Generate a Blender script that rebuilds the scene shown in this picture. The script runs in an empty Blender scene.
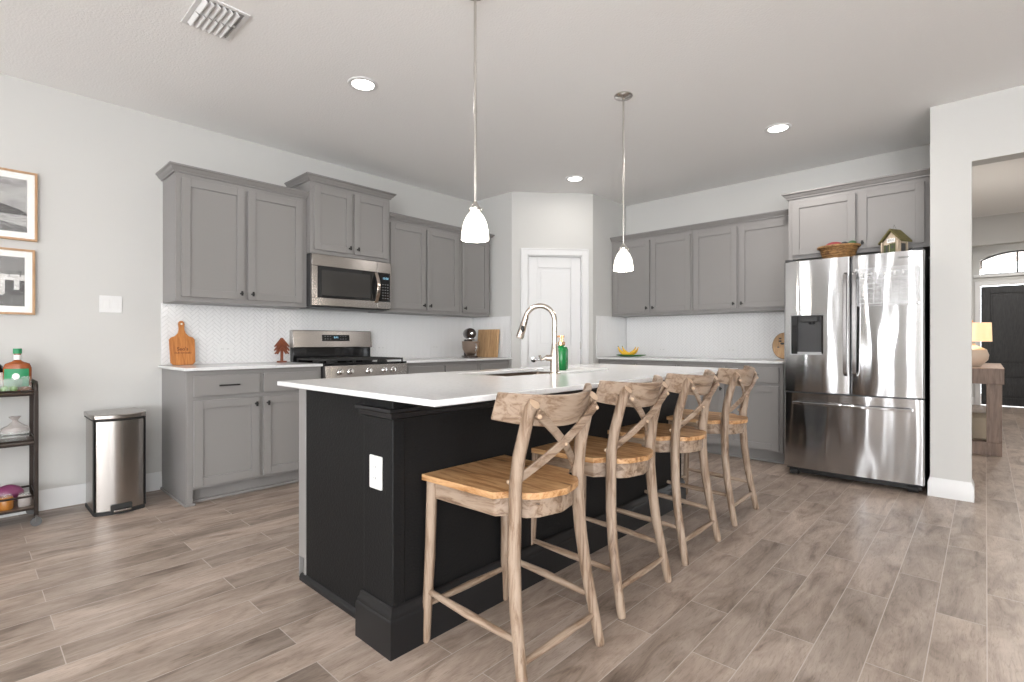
import bpy, bmesh, math, random
from mathutils import Vector, Matrix
random.seed(7)
PI = math.pi
SC = bpy.context.scene
COL = SC.collection

# ------------------------------------------------------------------ camera, world, light, exposure
cam_d = bpy.data.cameras.new('camera')
cam = bpy.data.objects.new('camera', cam_d)
COL.objects.link(cam)
cam.location = (4.4594, 0.0, 1.0832)
cam.rotation_euler = (PI/2, 0, 0.7477)
cam_d.sensor_width = 36.0
cam_d.sensor_fit = 'HORIZONTAL'
cam_d.lens = 510.67 / 1024 * 36
cam_d.shift_y = (342.21 - 341.0) / 1024
cam_d.clip_start = 0.05
SC.camera = cam

SC.view_settings.view_transform = 'Standard'
SC.view_settings.look = 'None'
SC.view_settings.gamma = 1
SC.view_settings.use_curve_mapping = False
SC.view_settings.exposure = 0.20

world = bpy.data.worlds.new('sky'); SC.world = world
world.use_nodes = True
bg = world.node_tree.nodes['Background']
bg.inputs[0].default_value = (0.93, 0.97, 1.0, 1)
bg.inputs[1].default_value = 8.0

def area(name, loc, rot, sx, sy, power, col=(1, 1, 1)):
    d = bpy.data.lights.new(name, 'AREA'); d.shape = 'RECTANGLE'; d.size = sx; d.size_y = sy
    d.energy = power; d.color = col
    o = bpy.data.objects.new(name, d); COL.objects.link(o); o.location = loc; o.rotation_euler = rot
    return o
REAR_Y, RIGHT_X = -4.3, 8.4
REAR_WINS = [(0.5, 1.0), (2.75, 3.3), (4.9, 5.5), (6.4, 8.2)]
RIGHT_WINS = [(-3.9, -2.3), (-1.9, -0.3)]
for a, b in REAR_WINS:
    area('window_daylight', ((a+b)/2, REAR_Y-0.12, 1.35), (PI/2+0.55, 0, 0), b-a, 2.1, (30 if b < 2 else 80 if b < 4 else 95)*(b-a), (0.99, 0.99, 1))
for a, b in RIGHT_WINS:
    area('window_daylight', (RIGHT_X+0.12, (a+b)/2, 1.35), (PI/2+0.55, 0, PI/2), b-a, 2.1, 17*(b-a), (0.98, 0.99, 1))

# ------------------------------------------------------------------ materials
def P(name, color, rough=0.5, metal=0.0, **k):
    m = bpy.data.materials.new(name); m.use_nodes = True
    b = m.node_tree.nodes['Principled BSDF']
    b.inputs['Base Color'].default_value = (*color, 1)
    b.inputs['Roughness'].default_value = rough
    b.inputs['Metallic'].default_value = metal
    for kk, v in k.items():
        b.inputs[kk.replace('_', ' ')].default_value = v
    return m
def N(m, t, **k):
    n = m.node_tree.nodes.new(t)
    for kk, v in k.items():
        if hasattr(n, kk): setattr(n, kk, v)
        else: n.inputs[kk].default_value = v
    return n
def Lk(m, a, b): m.node_tree.links.new(a, b)
def ramp(m, src, stops):
    r = N(m, 'ShaderNodeValToRGB')
    e = r.color_ramp.elements
    while len(e) < len(stops): e.new(0.5)
    for i, (p, c) in enumerate(stops):
        e[i].position = p; e[i].color = (*c, 1)
    Lk(m, src, r.inputs[0]); return r
def bsdf(m): return m.node_tree.nodes['Principled BSDF']
def bump(m, src, strength, dist=0.002):
    b = N(m, 'ShaderNodeBump'); b.inputs['Strength'].default_value = strength; b.inputs['Distance'].default_value = dist
    Lk(m, src, b.inputs['Height']); Lk(m, b.outputs[0], bsdf(m).inputs['Normal'])
def paint(name, color, rough, scale=140, st=0.25, dist=0.002):
    m = P(name, color, rough)
    t = N(m, 'ShaderNodeTexCoord'); n = N(m, 'ShaderNodeTexNoise'); n.inputs['Scale'].default_value = scale
    n.inputs['Detail'].default_value = 3
    Lk(m, t.outputs['Object'], n.inputs['Vector']); bump(m, n.outputs[0], st, dist)
    return m
def wood(name, stops, axis='Y', scale=6, stretch=9, rough=0.5, dist=0.8, bmp=0.15):
    m = P(name, stops[0][1], rough)
    t = N(m, 'ShaderNodeTexCoord'); mp = N(m, 'ShaderNodeMapping')
    s = [stretch]*3; s['XYZ'.index(axis)] = 1.0
    mp.inputs['Scale'].default_value = s
    oi = N(m, 'ShaderNodeObjectInfo'); ad = N(m, 'ShaderNodeVectorMath'); ad.operation = 'ADD'
    sc = N(m, 'ShaderNodeMath'); sc.operation = 'MULTIPLY'; sc.inputs[1].default_value = 13.0
    Lk(m, oi.outputs['Random'], sc.inputs[0])
    Lk(m, t.outputs['Object'], mp.inputs['Vector']); Lk(m, mp.outputs[0], ad.inputs[0]); Lk(m, sc.outputs[0], ad.inputs[1])
    n = N(m, 'ShaderNodeTexNoise'); n.inputs['Scale'].default_value = scale; n.inputs['Detail'].default_value = 6
    n.inputs['Roughness'].default_value = 0.65; n.inputs['Distortion'].default_value = dist
    Lk(m, ad.outputs[0], n.inputs['Vector'])
    r = ramp(m, n.outputs[0], stops); Lk(m, r.outputs[0], bsdf(m).inputs['Base Color'])
    bump(m, n.outputs[0], bmp, 0.002)
    return m
def steel(name, color=(0.6, 0.59, 0.58), rough=0.24, aniso=0.75, brushed=0.0):
    m = P(name, color, rough, 1.0)
    b = bsdf(m); b.inputs['Anisotropic'].default_value = aniso
    tg = N(m, 'ShaderNodeTangent'); tg.direction_type = 'RADIAL'; tg.axis = 'Z'; b.inputs['Anisotropic Rotation'].default_value = 0.25
    Lk(m, tg.outputs[0], b.inputs['Tangent'])
    if brushed:
        t2 = N(m, 'ShaderNodeTexCoord'); mp2 = N(m, 'ShaderNodeMapping'); mp2.inputs['Scale'].default_value = (3.6, 3.6, 0.7)
        n2 = N(m, 'ShaderNodeTexNoise'); n2.inputs['Scale'].default_value = 1.6; n2.inputs['Detail'].default_value = 1.0
        Lk(m, t2.outputs['Object'], mp2.inputs['Vector']); Lk(m, mp2.outputs[0], n2.inputs['Vector']); bump(m, n2.outputs[0], 1.0, 0.010)
        t = N(m, 'ShaderNodeTexCoord'); mp = N(m, 'ShaderNodeMapping'); mp.inputs['Scale'].default_value = (1.5, 1.5, 160)
        n = N(m, 'ShaderNodeTexNoise'); n.inputs['Scale'].default_value = 3
        Lk(m, t.outputs['Object'], mp.inputs['Vector']); Lk(m, mp.outputs[0], n.inputs['Vector'])
        mm = N(m, 'ShaderNodeMapRange'); mm.inputs[3].default_value = rough*0.8; mm.inputs[4].default_value = rough*1.25
        Lk(m, n.outputs[0], mm.inputs[0]); Lk(m, mm.outputs[0], b.inputs['Roughness'])
    return m
def glow(name, color, strength, base=(0.9, 0.9, 0.88)):
    m = P(name, base, 0.3); b = bsdf(m)
    b.inputs['Emission Color'].default_value = (*color, 1); b.inputs['Emission Strength'].default_value = strength
    return m
def glass(name, color=(0.95, 0.97, 0.97), alpha=0.25, rough=0.03):
    m = P(name, color, rough); b = bsdf(m)
    b.inputs['Alpha'].default_value = alpha
    return m

M = {}
M['wall'] = paint('wall paint', (0.57, 0.565, 0.547), 0.75)
M['ceiling'] = paint('ceiling paint', (0.88, 0.876, 0.868), 0.85, 90, 0.5, 0.004)
M['white'] = P('white satin paint', (0.72, 0.72, 0.72), 0.35)
M['plastic'] = P('white plastic', (0.74, 0.74, 0.735), 0.35)
M['slot'] = P('dark slot', (0.05, 0.05, 0.05), 0.6)
M['cab'] = P('grey cabinet paint', (0.235, 0.225, 0.220), 0.38)
M['black'] = P('matte black metal', (0.012, 0.012, 0.012), 0.4)
M['island'] = paint('black textured paint', (0.006, 0.006, 0.0064), 0.6, 120, 0.5, 0.003)
bsdf(M['island']).inputs['Specular IOR Level'].default_value = 0.25
M['blacktrim'] = P('black satin paint', (0.011, 0.011, 0.012), 0.36, 0, Specular_IOR_Level=0.35)
M['steel'] = steel('brushed steel', (0.47, 0.47, 0.475), 0.13, 0.88, 0.4)
M['steel_warm'] = steel('brushed steel warm', (0.40, 0.375, 0.355), 0.25, 0.7)
M['steel_smooth'] = P('polished nickel', (0.55, 0.48, 0.42), 0.14, 1.0)
M['chrome'] = P('chrome', (0.75, 0.75, 0.75), 0.08, 1.0)
M['dark_side'] = P('dark grey appliance side', (0.03, 0.03, 0.032), 0.45)
M['blackglass'] = P('black glass', (0.012, 0.012, 0.013), 0.06)
M['iron'] = P('cast iron', (0.02, 0.02, 0.02), 0.55)
M['rubber'] = P('black rubber', (0.015, 0.015, 0.015), 0.7)
M['tile'] = P('glazed white tile', (0.80, 0.80, 0.80), 0.13)
M['grout'] = P('grey grout', (0.58, 0.58, 0.58), 0.8)
M['display'] = glow('clock display', (0.35, 0.75, 1.0), 0.8, (0.02, 0.02, 0.02))
M['shade'] = glow('lit opal glass', (1.0, 0.93, 0.82), 2.2)
M['lens'] = glow('lit downlight lens', (1.0, 0.97, 0.92), 9.0)
M['lampshade'] = glow('lit linen shade', (1.0, 0.56, 0.20), 0.5, (0.8, 0.7, 0.5))

q = P('white quartz', (0.80, 0.80, 0.795), 0.15); M['quartz'] = q
t = N(q, 'ShaderNodeTexCoord'); n = N(q, 'ShaderNodeTexNoise'); n.inputs['Scale'].default_value = 60; n.inputs['Detail'].default_value = 4
Lk(q, t.outputs['Object'], n.inputs['Vector'])
r = ramp(q, n.outputs[0], [(0.30, (0.64, 0.645, 0.65)), (0.5, (0.70, 0.705, 0.71))]); Lk(q, r.outputs[0], bsdf(q).inputs['Base Color'])

# stool wood: whitewashed mango wood
def stool_wood(name, warm):
    a = (0.54, 0.32, 0.155) if warm else (0.34, 0.255, 0.19)
    b = (0.36, 0.17, 0.06) if warm else (0.215, 0.14, 0.09)
    c = (0.10, 0.05, 0.022) if warm else (0.07, 0.045, 0.03)
    return a, b, c
def sw(name, axis, warm, stretch=9, scale=4.5):
    a, b, c = stool_wood(name, warm)
    return wood(name, [(0.30, c), (0.42, b), (0.55, a), (0.75, tuple(min(1, x*1.15) for x in a))], axis, scale, stretch, 0.5, 0.7, 0.3)
M['wood_seat'] = sw('mango wood seat', 'X', True, 7, 5.0)
M['wood_leg'] = sw('whitewashed wood upright', 'Z', False, 12, 4.0)
M['wood_cross'] = sw('whitewashed wood rail', 'Y', False, 9, 4.0)
M['wood_side'] = sw('whitewashed wood side rail', 'X', False, 9, 4.0)
M['wood_bolt'] = P('pale wood plug', (0.50, 0.36, 0.25), 0.5)
M['board'] = wood('acacia board', [(0.3, (0.30, 0.095, 0.018)), (0.55, (0.50, 0.19, 0.045)), (0.75, (0.58, 0.25, 0.07))], 'Z', 5, 12, 0.4)
M['maple'] = wood('maple board', [(0.3, (0.36, 0.20, 0.09)), (0.55, (0.55, 0.34, 0.17)), (0.75, (0.62, 0.42, 0.24))], 'Z', 5, 10, 0.45)
M['redwood'] = wood('red brown wood', [(0.3, (0.12, 0.028, 0.012)), (0.6, (0.26, 0.07, 0.025))], 'Z', 8, 8, 0.45)
M['walnut'] = wood('brown table wood', [(0.3, (0.13, 0.085, 0.065)), (0.6, (0.24, 0.165, 0.125))], 'Z', 4, 10, 0.5)
M['walnut_top'] = wood('brown table top wood', [(0.3, (0.24, 0.15, 0.11)), (0.6, (0.36, 0.25, 0.19))], 'Y', 4, 10, 0.4)
M['frame_oak'] = wood('oak frame', [(0.3, (0.36, 0.20, 0.10)), (0.6, (0.50, 0.31, 0.17))], 'Z', 6, 8, 0.5)
M['doorblack'] = wood('black stained door', [(0.35, (0.012, 0.012, 0.013)), (0.7, (0.04, 0.04, 0.042))], 'Z', 9, 8, 0.45)
M['burnt'] = P('burnt lettering', (0.16, 0.045, 0.012), 0.7)
M['wicker'] = wood('wicker', [(0.35, (0.10, 0.045, 0.015)), (0.6, (0.32, 0.17, 0.06))], 'X', 30, 2, 0.7)

# floor: wood-look plank tile, boards along Y
f = P('wood look plank tile', (0.4, 0.33, 0.28), 0.38); M['floor'] = f
t = N(f, 'ShaderNodeTexCoord'); sp = N(f, 'ShaderNodeSeparateXYZ'); Lk(f, t.outputs['Object'], sp.inputs[0])
ax = N(f, 'ShaderNodeMath'); ax.operation = 'ADD'; ax.inputs[1].default_value = 3.0 - 0.04; Lk(f, sp.outputs[0], ax.inputs[0])
ay = N(f, 'ShaderNodeMath'); ay.operation = 'ADD'; ay.inputs[1].default_value = 20.0; Lk(f, sp.outputs[1], ay.inputs[0])
cb = N(f, 'ShaderNodeCombineXYZ'); Lk(f, ay.outputs[0], cb.inputs[0]); Lk(f, ax.outputs[0], cb.inputs[1])
br = N(f, 'ShaderNodeTexBrick'); br.offset = 0.37; br.offset_frequency = 2; br.squash = 1.0
Lk(f, cb.outputs[0], br.inputs['Vector'])
br.inputs['Color1'].default_value = (0, 0, 0, 1); br.inputs['Color2'].default_value = (1, 1, 1, 1); br.inputs['Mortar'].default_value = (0.5, 0.5, 0.5, 1)
br.inputs['Scale'].default_value = 1.0; br.inputs['Mortar Size'].default_value = 0.0016; br.inputs['Mortar Smooth'].default_value = 0.0
br.inputs['Brick Width'].default_value = 0.92; br.inputs['Row Height'].default_value = 0.1515; br.inputs['Bias'].default_value = 0.0
sh = N(f, 'ShaderNodeVectorMath'); sh.operation = 'MULTIPLY_ADD'; sh.inputs[1].default_value = (37, 23, 11)
Lk(f, br.outputs['Color'], sh.inputs[0])
mp = N(f, 'ShaderNodeMapping'); mp.inputs['Scale'].default_value = (4.2, 1.0, 1); Lk(f, t.outputs['Object'], mp.inputs['Vector']); Lk(f, mp.outputs[0], sh.inputs[2])
n1 = N(f, 'ShaderNodeTexNoise'); n1.inputs['Scale'].default_value = 2.6; n1.inputs['Detail'].default_value = 8; n1.inputs['Roughness'].default_value = 0.62; n1.inputs['Distortion'].default_value = 1.2
Lk(f, sh.outputs[0], n1.inputs['Vector'])
mp2 = N(f, 'ShaderNodeMapping'); mp2.inputs['Scale'].default_value = (0.45, 1, 1); Lk(f, sh.outputs[0], mp2.inputs['Vector'])
n2 = N(f, 'ShaderNodeTexNoise'); n2.inputs['Scale'].default_value = 2.2; n2.inputs['Detail'].default_value = 3; n2.inputs['Distortion'].default_value = 0.6
Lk(f, mp2.outputs[0], n2.inputs['Vector'])
r1 = ramp(f, n1.outputs[0], [(0.30, (0.20, 0.150, 0.120)), (0.45, (0.36, 0.288, 0.240)), (0.60, (0.45, 0.372, 0.318)), (0.8, (0.52, 0.44, 0.385))])
r2 = ramp(f, n2.outputs[0], [(0.32, (0.62, 0.60, 0.58)), (0.55, (1.0, 1.0, 1.0))])
mx = N(f, 'ShaderNodeMix'); mx.data_type = 'RGBA'; mx.blend_type = 'MULTIPLY'; mx.inputs[0].default_value = 0.8
Lk(f, r1.outputs[0], mx.inputs[6]); Lk(f, r2.outputs[0], mx.inputs[7])
mp4 = N(f, 'ShaderNodeMapping'); mp4.inputs['Scale'].default_value = (2.2, 1.0, 1); Lk(f, sh.outputs[0], mp4.inputs['Vector'])
n4 = N(f, 'ShaderNodeTexNoise'); n4.inputs['Scale'].default_value = 9; n4.inputs['Detail'].default_value = 9; n4.inputs['Roughness'].default_value = 0.72; n4.inputs['Distortion'].default_value = 2.2
Lk(f, mp4.outputs[0], n4.inputs['Vector'])
r4 = ramp(f, n4.outputs[0], [(0.36, (0.68, 0.66, 0.64)), (0.47, (0.97, 0.97, 0.97)), (0.68, (1.10, 1.10, 1.10))])
mx4 = N(f, 'ShaderNodeMix'); mx4.data_type = 'RGBA'; mx4.blend_type = 'MULTIPLY'; mx4.inputs[0].default_value = 0.9
Lk(f, mx.outputs[2], mx4.inputs[6]); Lk(f, r4.outputs[0], mx4.inputs[7]); mx = mx4
r3 = ramp(f, br.outputs['Color'], [(0.0, (0.80, 0.79, 0.78)), (1.0, (1.12, 1.10, 1.08))])
mx2 = N(f, 'ShaderNodeMix'); mx2.data_type = 'RGBA'; mx2.blend_type = 'MULTIPLY'; mx2.inputs[0].default_value = 1.0
Lk(f, mx.outputs[2], mx2.inputs[6]); Lk(f, r3.outputs[0], mx2.inputs[7])
mx3 = N(f, 'ShaderNodeMix'); mx3.data_type = 'RGBA'; mx3.inputs[7].default_value = (0.50, 0.44, 0.40, 1)
Lk(f, br.outputs['Fac'], mx3.inputs[0]); Lk(f, mx2.outputs[2], mx3.inputs[6])
Lk(f, mx3.outputs[2], bsdf(f).inputs['Base Color'])
bump(f, n1.outputs[0], 0.12, 0.002)

# ------------------------------------------------------------------ geometry helpers
class MB:
    def __init__(s): s.bm = bmesh.new()
    def box(s, x0, x1, y0, y1, z0, z1, mi=0):
        v = [s.bm.verts.new((x, y, z)) for x in (x0, x1) for y in (y0, y1) for z in (z0, z1)]
        for q in ((0,1,3,2),(4,6,7,5),(0,4,5,1),(2,3,7,6),(0,2,6,4),(1,5,7,3)):
            fc = s.bm.faces.new([v[i] for i in q]); fc.material_index = mi
        return s
    def prism(s, pts, axis, a, b, mi=0, smooth=False):
        # pts 2D in the two other axes (cyclic order xyz), extruded a->b
        def mk(p, h):
            return {'X': (h, p[0], p[1]), 'Y': (p[0], h, p[1]), 'Z': (p[0], p[1], h)}[axis]
        A = [s.bm.verts.new(mk(p, a)) for p in pts]; B = [s.bm.verts.new(mk(p, b)) for p in pts]
        n = len(pts)
        fs = [s.bm.faces.new(A), s.bm.faces.new(B[::-1])]
        for i in range(n):
            q = s.bm.faces.new([A[i], B[i], B[(i+1) % n], A[(i+1) % n]]); q.smooth = smooth; fs.append(q)
        for q in fs: q.material_index = mi
        return s
    def sweep(s, path, sec, up=(0, 0, 1), scales=None, mi=0, smooth=True, caps=True, closed=False):
        path = [Vector(p) for p in path]; n = len(path); rings = []; up = Vector(up)
        prev = None
        for i, p in enumerate(path):
            if closed: t = path[(i+1) % n] - path[i-1]
            else: t = path[min(i+1, n-1)] - path[max(i-1, 0)]
            t.normalize()
            if prev is None:
                u = up - t*up.dot(t)
                if u.length < 1e-4: u = Vector((1, 0, 0)) - t*t.x
            else: u = prev - t*prev.dot(t)
            u.normalize(); prev = u; w = t.cross(u)
            k = scales[i] if scales else 1.0
            k = k if isinstance(k, tuple) else (k, k)
            rings.append([s.bm.verts.new(p + w*(a*k[0]) + u*(b*k[1])) for a, b in sec])
        m = len(sec)
        for i in range(n if closed else n-1):
            A, B = rings[i], rings[(i+1) % n]
            for j in range(m):
                q = s.bm.faces.new([A[j], A[(j+1) % m], B[(j+1) % m], B[j]]); q.smooth = smooth; q.material_index = mi
        if caps and not closed:
            for R, fl in ((rings[0], True), (rings[-1], False)):
                q = s.bm.faces.new(R[::-1] if fl else R); q.material_index = mi
        return s
    def tube(s, path, r, seg=12, mi=0, caps=True, closed=False):
        if not isinstance(r, (list, tuple)): r = [r]*len(path)
        sec = [(math.cos(2*PI*k/seg), math.sin(2*PI*k/seg)) for k in range(seg)]
        return s.sweep(path, sec, scales=list(r), mi=mi, caps=caps, closed=closed)
    def lathe(s, prof, c=(0, 0, 0), seg=28, mi=0, axis='Z', sx=1, sy=1):
        # prof list of (r, h)
        rings = []
        def pt(r, h, a):
            x, y = r*math.cos(a)*sx, r*math.sin(a)*sy
            p = {'Z': (x, y, h), 'X': (h, x, y), 'Y': (x, h, y)}[axis]
            return (p[0]+c[0], p[1]+c[1], p[2]+c[2])
        for r, h in prof:
            if r < 1e-6: rings.append([s.bm.verts.new(pt(0, h, 0))])
            else: rings.append([s.bm.verts.new(pt(r, h, 2*PI*k/seg)) for k in range(seg)])
        for A, B in zip(rings, rings[1:]):
            for k in range(seg):
                l = (k+1) % seg
                if len(A) == 1 and len(B) == 1: continue
                if len(A) == 1: q = s.bm.faces.new([A[0], B[l], B[k]])
                elif len(B) == 1: q = s.bm.faces.new([A[k], A[l], B[0]])
                else: q = s.bm.faces.new([A[k], A[l], B[l], B[k]])
                q.smooth = True; q.material_index = mi
        return s
    def ball(s, c, r, mi=0, sx=1, sy=1, sz=1, seg=14):
        m = Matrix.Translation(c) @ Matrix.Diagonal((r*sx, r*sy, r*sz, 1))
        res = bmesh.ops.create_icosphere(s.bm, subdivisions=2 if seg < 20 else 3, radius=1, matrix=m)
        for v in res['verts']:
            for fc in v.link_faces: fc.smooth = True; fc.material_index = mi
        return s
    def build(s, name, mats, parent=None, bevel=0, segs=2, solid=0, recalc=True, mat=None):
        if recalc: bmesh.ops.recalc_face_normals(s.bm, faces=s.bm.faces)
        if mat is not None: bmesh.ops.transform(s.bm, matrix=mat, verts=s.bm.verts)
        me = bpy.data.meshes.new(name); s.bm.to_mesh(me); s.bm.free()
        for m in (mats if isinstance(mats, (list, tuple)) else [mats]): me.materials.append(M[m] if isinstance(m, str) else m)
        me.set_sharp_from_angle(angle=math.radians(42))
        o = bpy.data.objects.new(name, me); COL.objects.link(o)
        if parent: o.parent = parent
        if solid:
            md = o.modifiers.new('solid', 'SOLIDIFY'); md.thickness = solid; md.offset = 0
        if bevel:
            md = o.modifiers.new('bevel', 'BEVEL'); md.width = bevel; md.segments = segs; md.limit_method = 'ANGLE'; md.angle_limit = math.radians(40)
        return o
def tag(o, label, cat, group=None):
    o['label'] = label; o['category'] = cat
    if group: o['group'] = group
    return o
def thing(name, label, cat, loc=(0, 0, 0), rotz=0, group=None):
    o = bpy.data.objects.new(name, None); COL.objects.link(o); o.empty_display_size = 0.1
    o.location = loc; o.rotation_euler = (0, 0, rotz)
    return tag(o, label, cat, group)
def struct(o, label, cat):
    o['kind'] = 'structure'; return tag(o, label, cat)
def dup(root, loc, rotz, label):
    r = root.copy(); COL.objects.link(r); r.location = loc; r.rotation_euler = (0, 0, rotz); r['label'] = label
    for ch in list(root.children):
        c = ch.copy(); COL.objects.link(c); c.parent = r
        for g in list(ch.children):
            d = g.copy(); COL.objects.link(d); d.parent = c
    return r
def text(name, s, size, mat, parent, loc, rot, ext=0.0006, bold=0.0, align='CENTER'):
    cu = bpy.data.curves.new(name, 'FONT'); cu.body = s; cu.size = size; cu.extrude = ext; cu.offset = bold
    cu.align_x = align; cu.align_y = 'CENTER'; cu.resolution_u = 3
    tmp = bpy.data.objects.new('tmp', cu); COL.objects.link(tmp)
    bpy.context.view_layer.update()
    dg = bpy.context.evaluated_depsgraph_get()
    me = bpy.data.meshes.new_from_object(tmp.evaluated_get(dg))
    bpy.data.objects.remove(tmp); me.name = name
    me.materials.clear(); me.materials.append(M[mat])
    o = bpy.data.objects.new(name, me); COL.objects.link(o); o.parent = parent; o.location = loc; o.rotation_euler = rot
    return o
def slab(pts, z0, z1):  # polygon slab
    return MB().prism(pts, 'Z', z0, z1)
def rrect(x0, x1, y0, y1, r, n=5):
    out = []
    for cx, cy, a0 in ((x1-r, y1-r, 0), (x0+r, y1-r, 90), (x0+r, y0+r, 180), (x1-r, y0+r, 270)):
        for k in range(n+1):
            a = math.radians(a0 + 90*k/n); out.append((cx+r*math.cos(a), cy+r*math.sin(a)))
    return out

# ------------------------------------------------------------------ setting
CZ = 2.743
BY = 5.52          # back wall
struct(slab([(-0.2, -4.5), (8.6, -4.5), (8.6, 14.5), (-0.2, 14.5)], -0.1, 0).build('floor', 'floor'), 'grey brown wood look plank tile floor', 'floor')
struct(slab([(-0.2, -4.5), (8.6, -4.5), (8.6, 12.1), (-0.2, 12.1)], CZ, CZ+0.1).build('ceiling', 'ceiling'), 'off white textured ceiling', 'ceiling')
struct(MB().box(-0.12, 0, -4.42, BY, 0, CZ).build('wall_left', 'wall'), 'greige wall behind the range and bin', 'wall')
# pantry
PB, PC = Vector((0.63, 4.125)), Vector((1.24, 4.80))
pv = PC - PB; PL = pv.length; pa = math.atan2(pv.y, pv.x)
struct(MB().prism([(0, 4.125), (0.63, 4.125), (0.56, 4.225), (0, 4.225)], 'Z', 0, CZ).build('wall_pantry_left', 'wall'), 'short greige pantry wall beside the mixer counter', 'wall')
struct(MB().prism([(1.24, 4.80), (1.24, BY), (1.14, BY), (1.14, 4.84)], 'Z', 0, CZ).build('wall_pantry_right', 'wall'), 'short greige pantry wall beside the banana counter', 'wall')
w = MB(); D0, D1, DH = 0.155, PL-0.145, 2.045
D0, D1 = 0.175, 0.785
w.box(0, D0, 0, 0.1, 0, CZ); w.box(D1, PL, 0, 0.1, 0, CZ); w.box(D0, D1, 0, 0.1, DH, CZ)
o = w.build('wall_pantry_front', 'wall'); o.location = (PB.x, PB.y, 0); o.rotation_euler = (0, 0, pa)
struct(o, 'angled greige wall around the white pantry door', 'wall')
tr = MB(); cw = 0.075
tr.box(D0-cw, D0, -0.018, 0, 0, DH+cw); tr.box(D1, D1+cw, -0.018, 0, 0, DH+cw); tr.box(D0, D1, -0.018, 0, DH, DH+cw)
tr.box(D0-cw, D0-cw+0.015, -0.024, -0.018, 0, DH+cw); tr.box(D1+cw-0.015, D1+cw, -0.024, -0.018, 0, DH+cw); tr.box(D0-cw+0.015, D1+cw-0.015, -0.024, -0.018, DH+cw-0.015, DH+cw)
tr.box(D0, D0+0.012, 0, 0.1, 0, DH); tr.box(D1-0.012, D1, 0, 0.1, 0, DH); tr.box(D0+0.012, D1-0.012, 0, 0.1, DH-0.012, DH)
o = tr.build('trim_1', 'white', bevel=0.004); o.location = (PB.x, PB.y, 0); o.rotation_euler = (0, 0, pa)
struct(o, 'white casing around the pantry door', 'trim')
def panel_door(name, mat, x0, x1, z1, panels, y0=0.02, th=0.035, z0=0.01, rec=0.010):
    m = MB(); xs = sorted({x0, x1} | {p[0] for p in panels} | {p[1] for p in panels})
    # stiles and rails
    px0, px1 = panels[0][0], panels[0][1]
    m.box(x0, px0, y0, y0+th, z0, z1); m.box(px1, x1, y0, y0+th, z0, z1)
    zs = [z0] + [z for p in sorted(panels, key=lambda p: p[2]) for z in (p[2], p[3])] + [z1]
    for a, b in zip(zs[::2], zs[1::2]): m.box(px0, px1, y0, y0+th, a, b)
    for a, b, c, d in panels:
        m.box(a, b, y0+rec, y0+th-0.004, c, d)
        m.prism([(a+0.03, c+0.03), (b-0.03, c+0.03), (b-0.03, d-0.03), (a+0.03, d-0.03)], 'Y', y0+0.003, y0+rec)
    return m.build(name, mat, bevel=0.004)
d1 = thing('door_1', 'white two panel pantry door behind the faucet', 'door', (PB.x, PB.y, 0), pa); d1['kind'] = 'structure'
panel_door('door_panel', 'white', D0+0.014, D1-0.014, DH-0.014, [(D0+0.12, D1-0.12, 1.04, 1.91), (D0+0.12, D1-0.12, 0.22, 0.90)]).parent = d1
h = MB(); hx = D0+0.07; hz = 0.89
h.lathe([(0, 0.02), (0.03, 0.02), (0.03, 0.010), (0.012, 0.008), (0.012, -0.03), (0, -0.03)], (hx, 0, hz), 20, axis='Y')
h.tube([(hx, -0.025, hz), (hx+0.04, -0.03, hz), (hx+0.11, -0.028, hz-0.003)], [0.009, 0.009, 0.007], 10)
o = h.build('door_handle', 'chrome', d1)
hb = MB()
for z in (0.25, 1.05, 1.80): hb.tube([(D1-0.012, 0.012, z-0.045), (D1-0.012, 0.012, z+0.045)], 0.006, 8)
hb.build('hinge', 'chrome', d1)

# back wall, fridge wall stub, header
struct(MB().box(1.14, 4.36, BY, BY+0.12, 0, CZ).build('wall_back', 'wall'), 'greige wall above the back cabinets', 'wall')
struct(MB().prism([(4.172, 4.66), (4.39, 4.66), (4.39, 4.80), (4.36, 4.80), (4.36, BY), (4.24, BY), (4.24, 4.80), (4.172, 4.80)], 'Z', 0, CZ).build('wall_fridge', 'wall'), 'greige wall end right of the fridge', 'wall')
struct(MB().box(4.39, 5.6, 4.66, 4.80, 2.31, CZ).build('wall_header', 'wall'), 'greige wall above the hallway opening', 'wall')
struct(MB().box(5.6, 8.5, 4.66, 4.80, 0, CZ).build('wall_right_of_opening', 'wall'), 'greige wall right of the hallway opening', 'wall')
struct(MB().box(4.06, 4.18, BY+0.12, 11.95, 0, CZ).build('wall_hall_left', 'wall'), 'greige hallway wall behind the console table', 'wall')
struct(MB().box(5.72, 5.84, 4.80, 11.95, 0, CZ).build('wall_hall_right', 'wall'), 'greige right hallway wall', 'wall')
struct(MB().box(4.18, 5.72, 9.2, 9.34, 2.37, CZ).build('wall_hall_header', 'wall'), 'greige dropped header across the hallway', 'wall')
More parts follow.
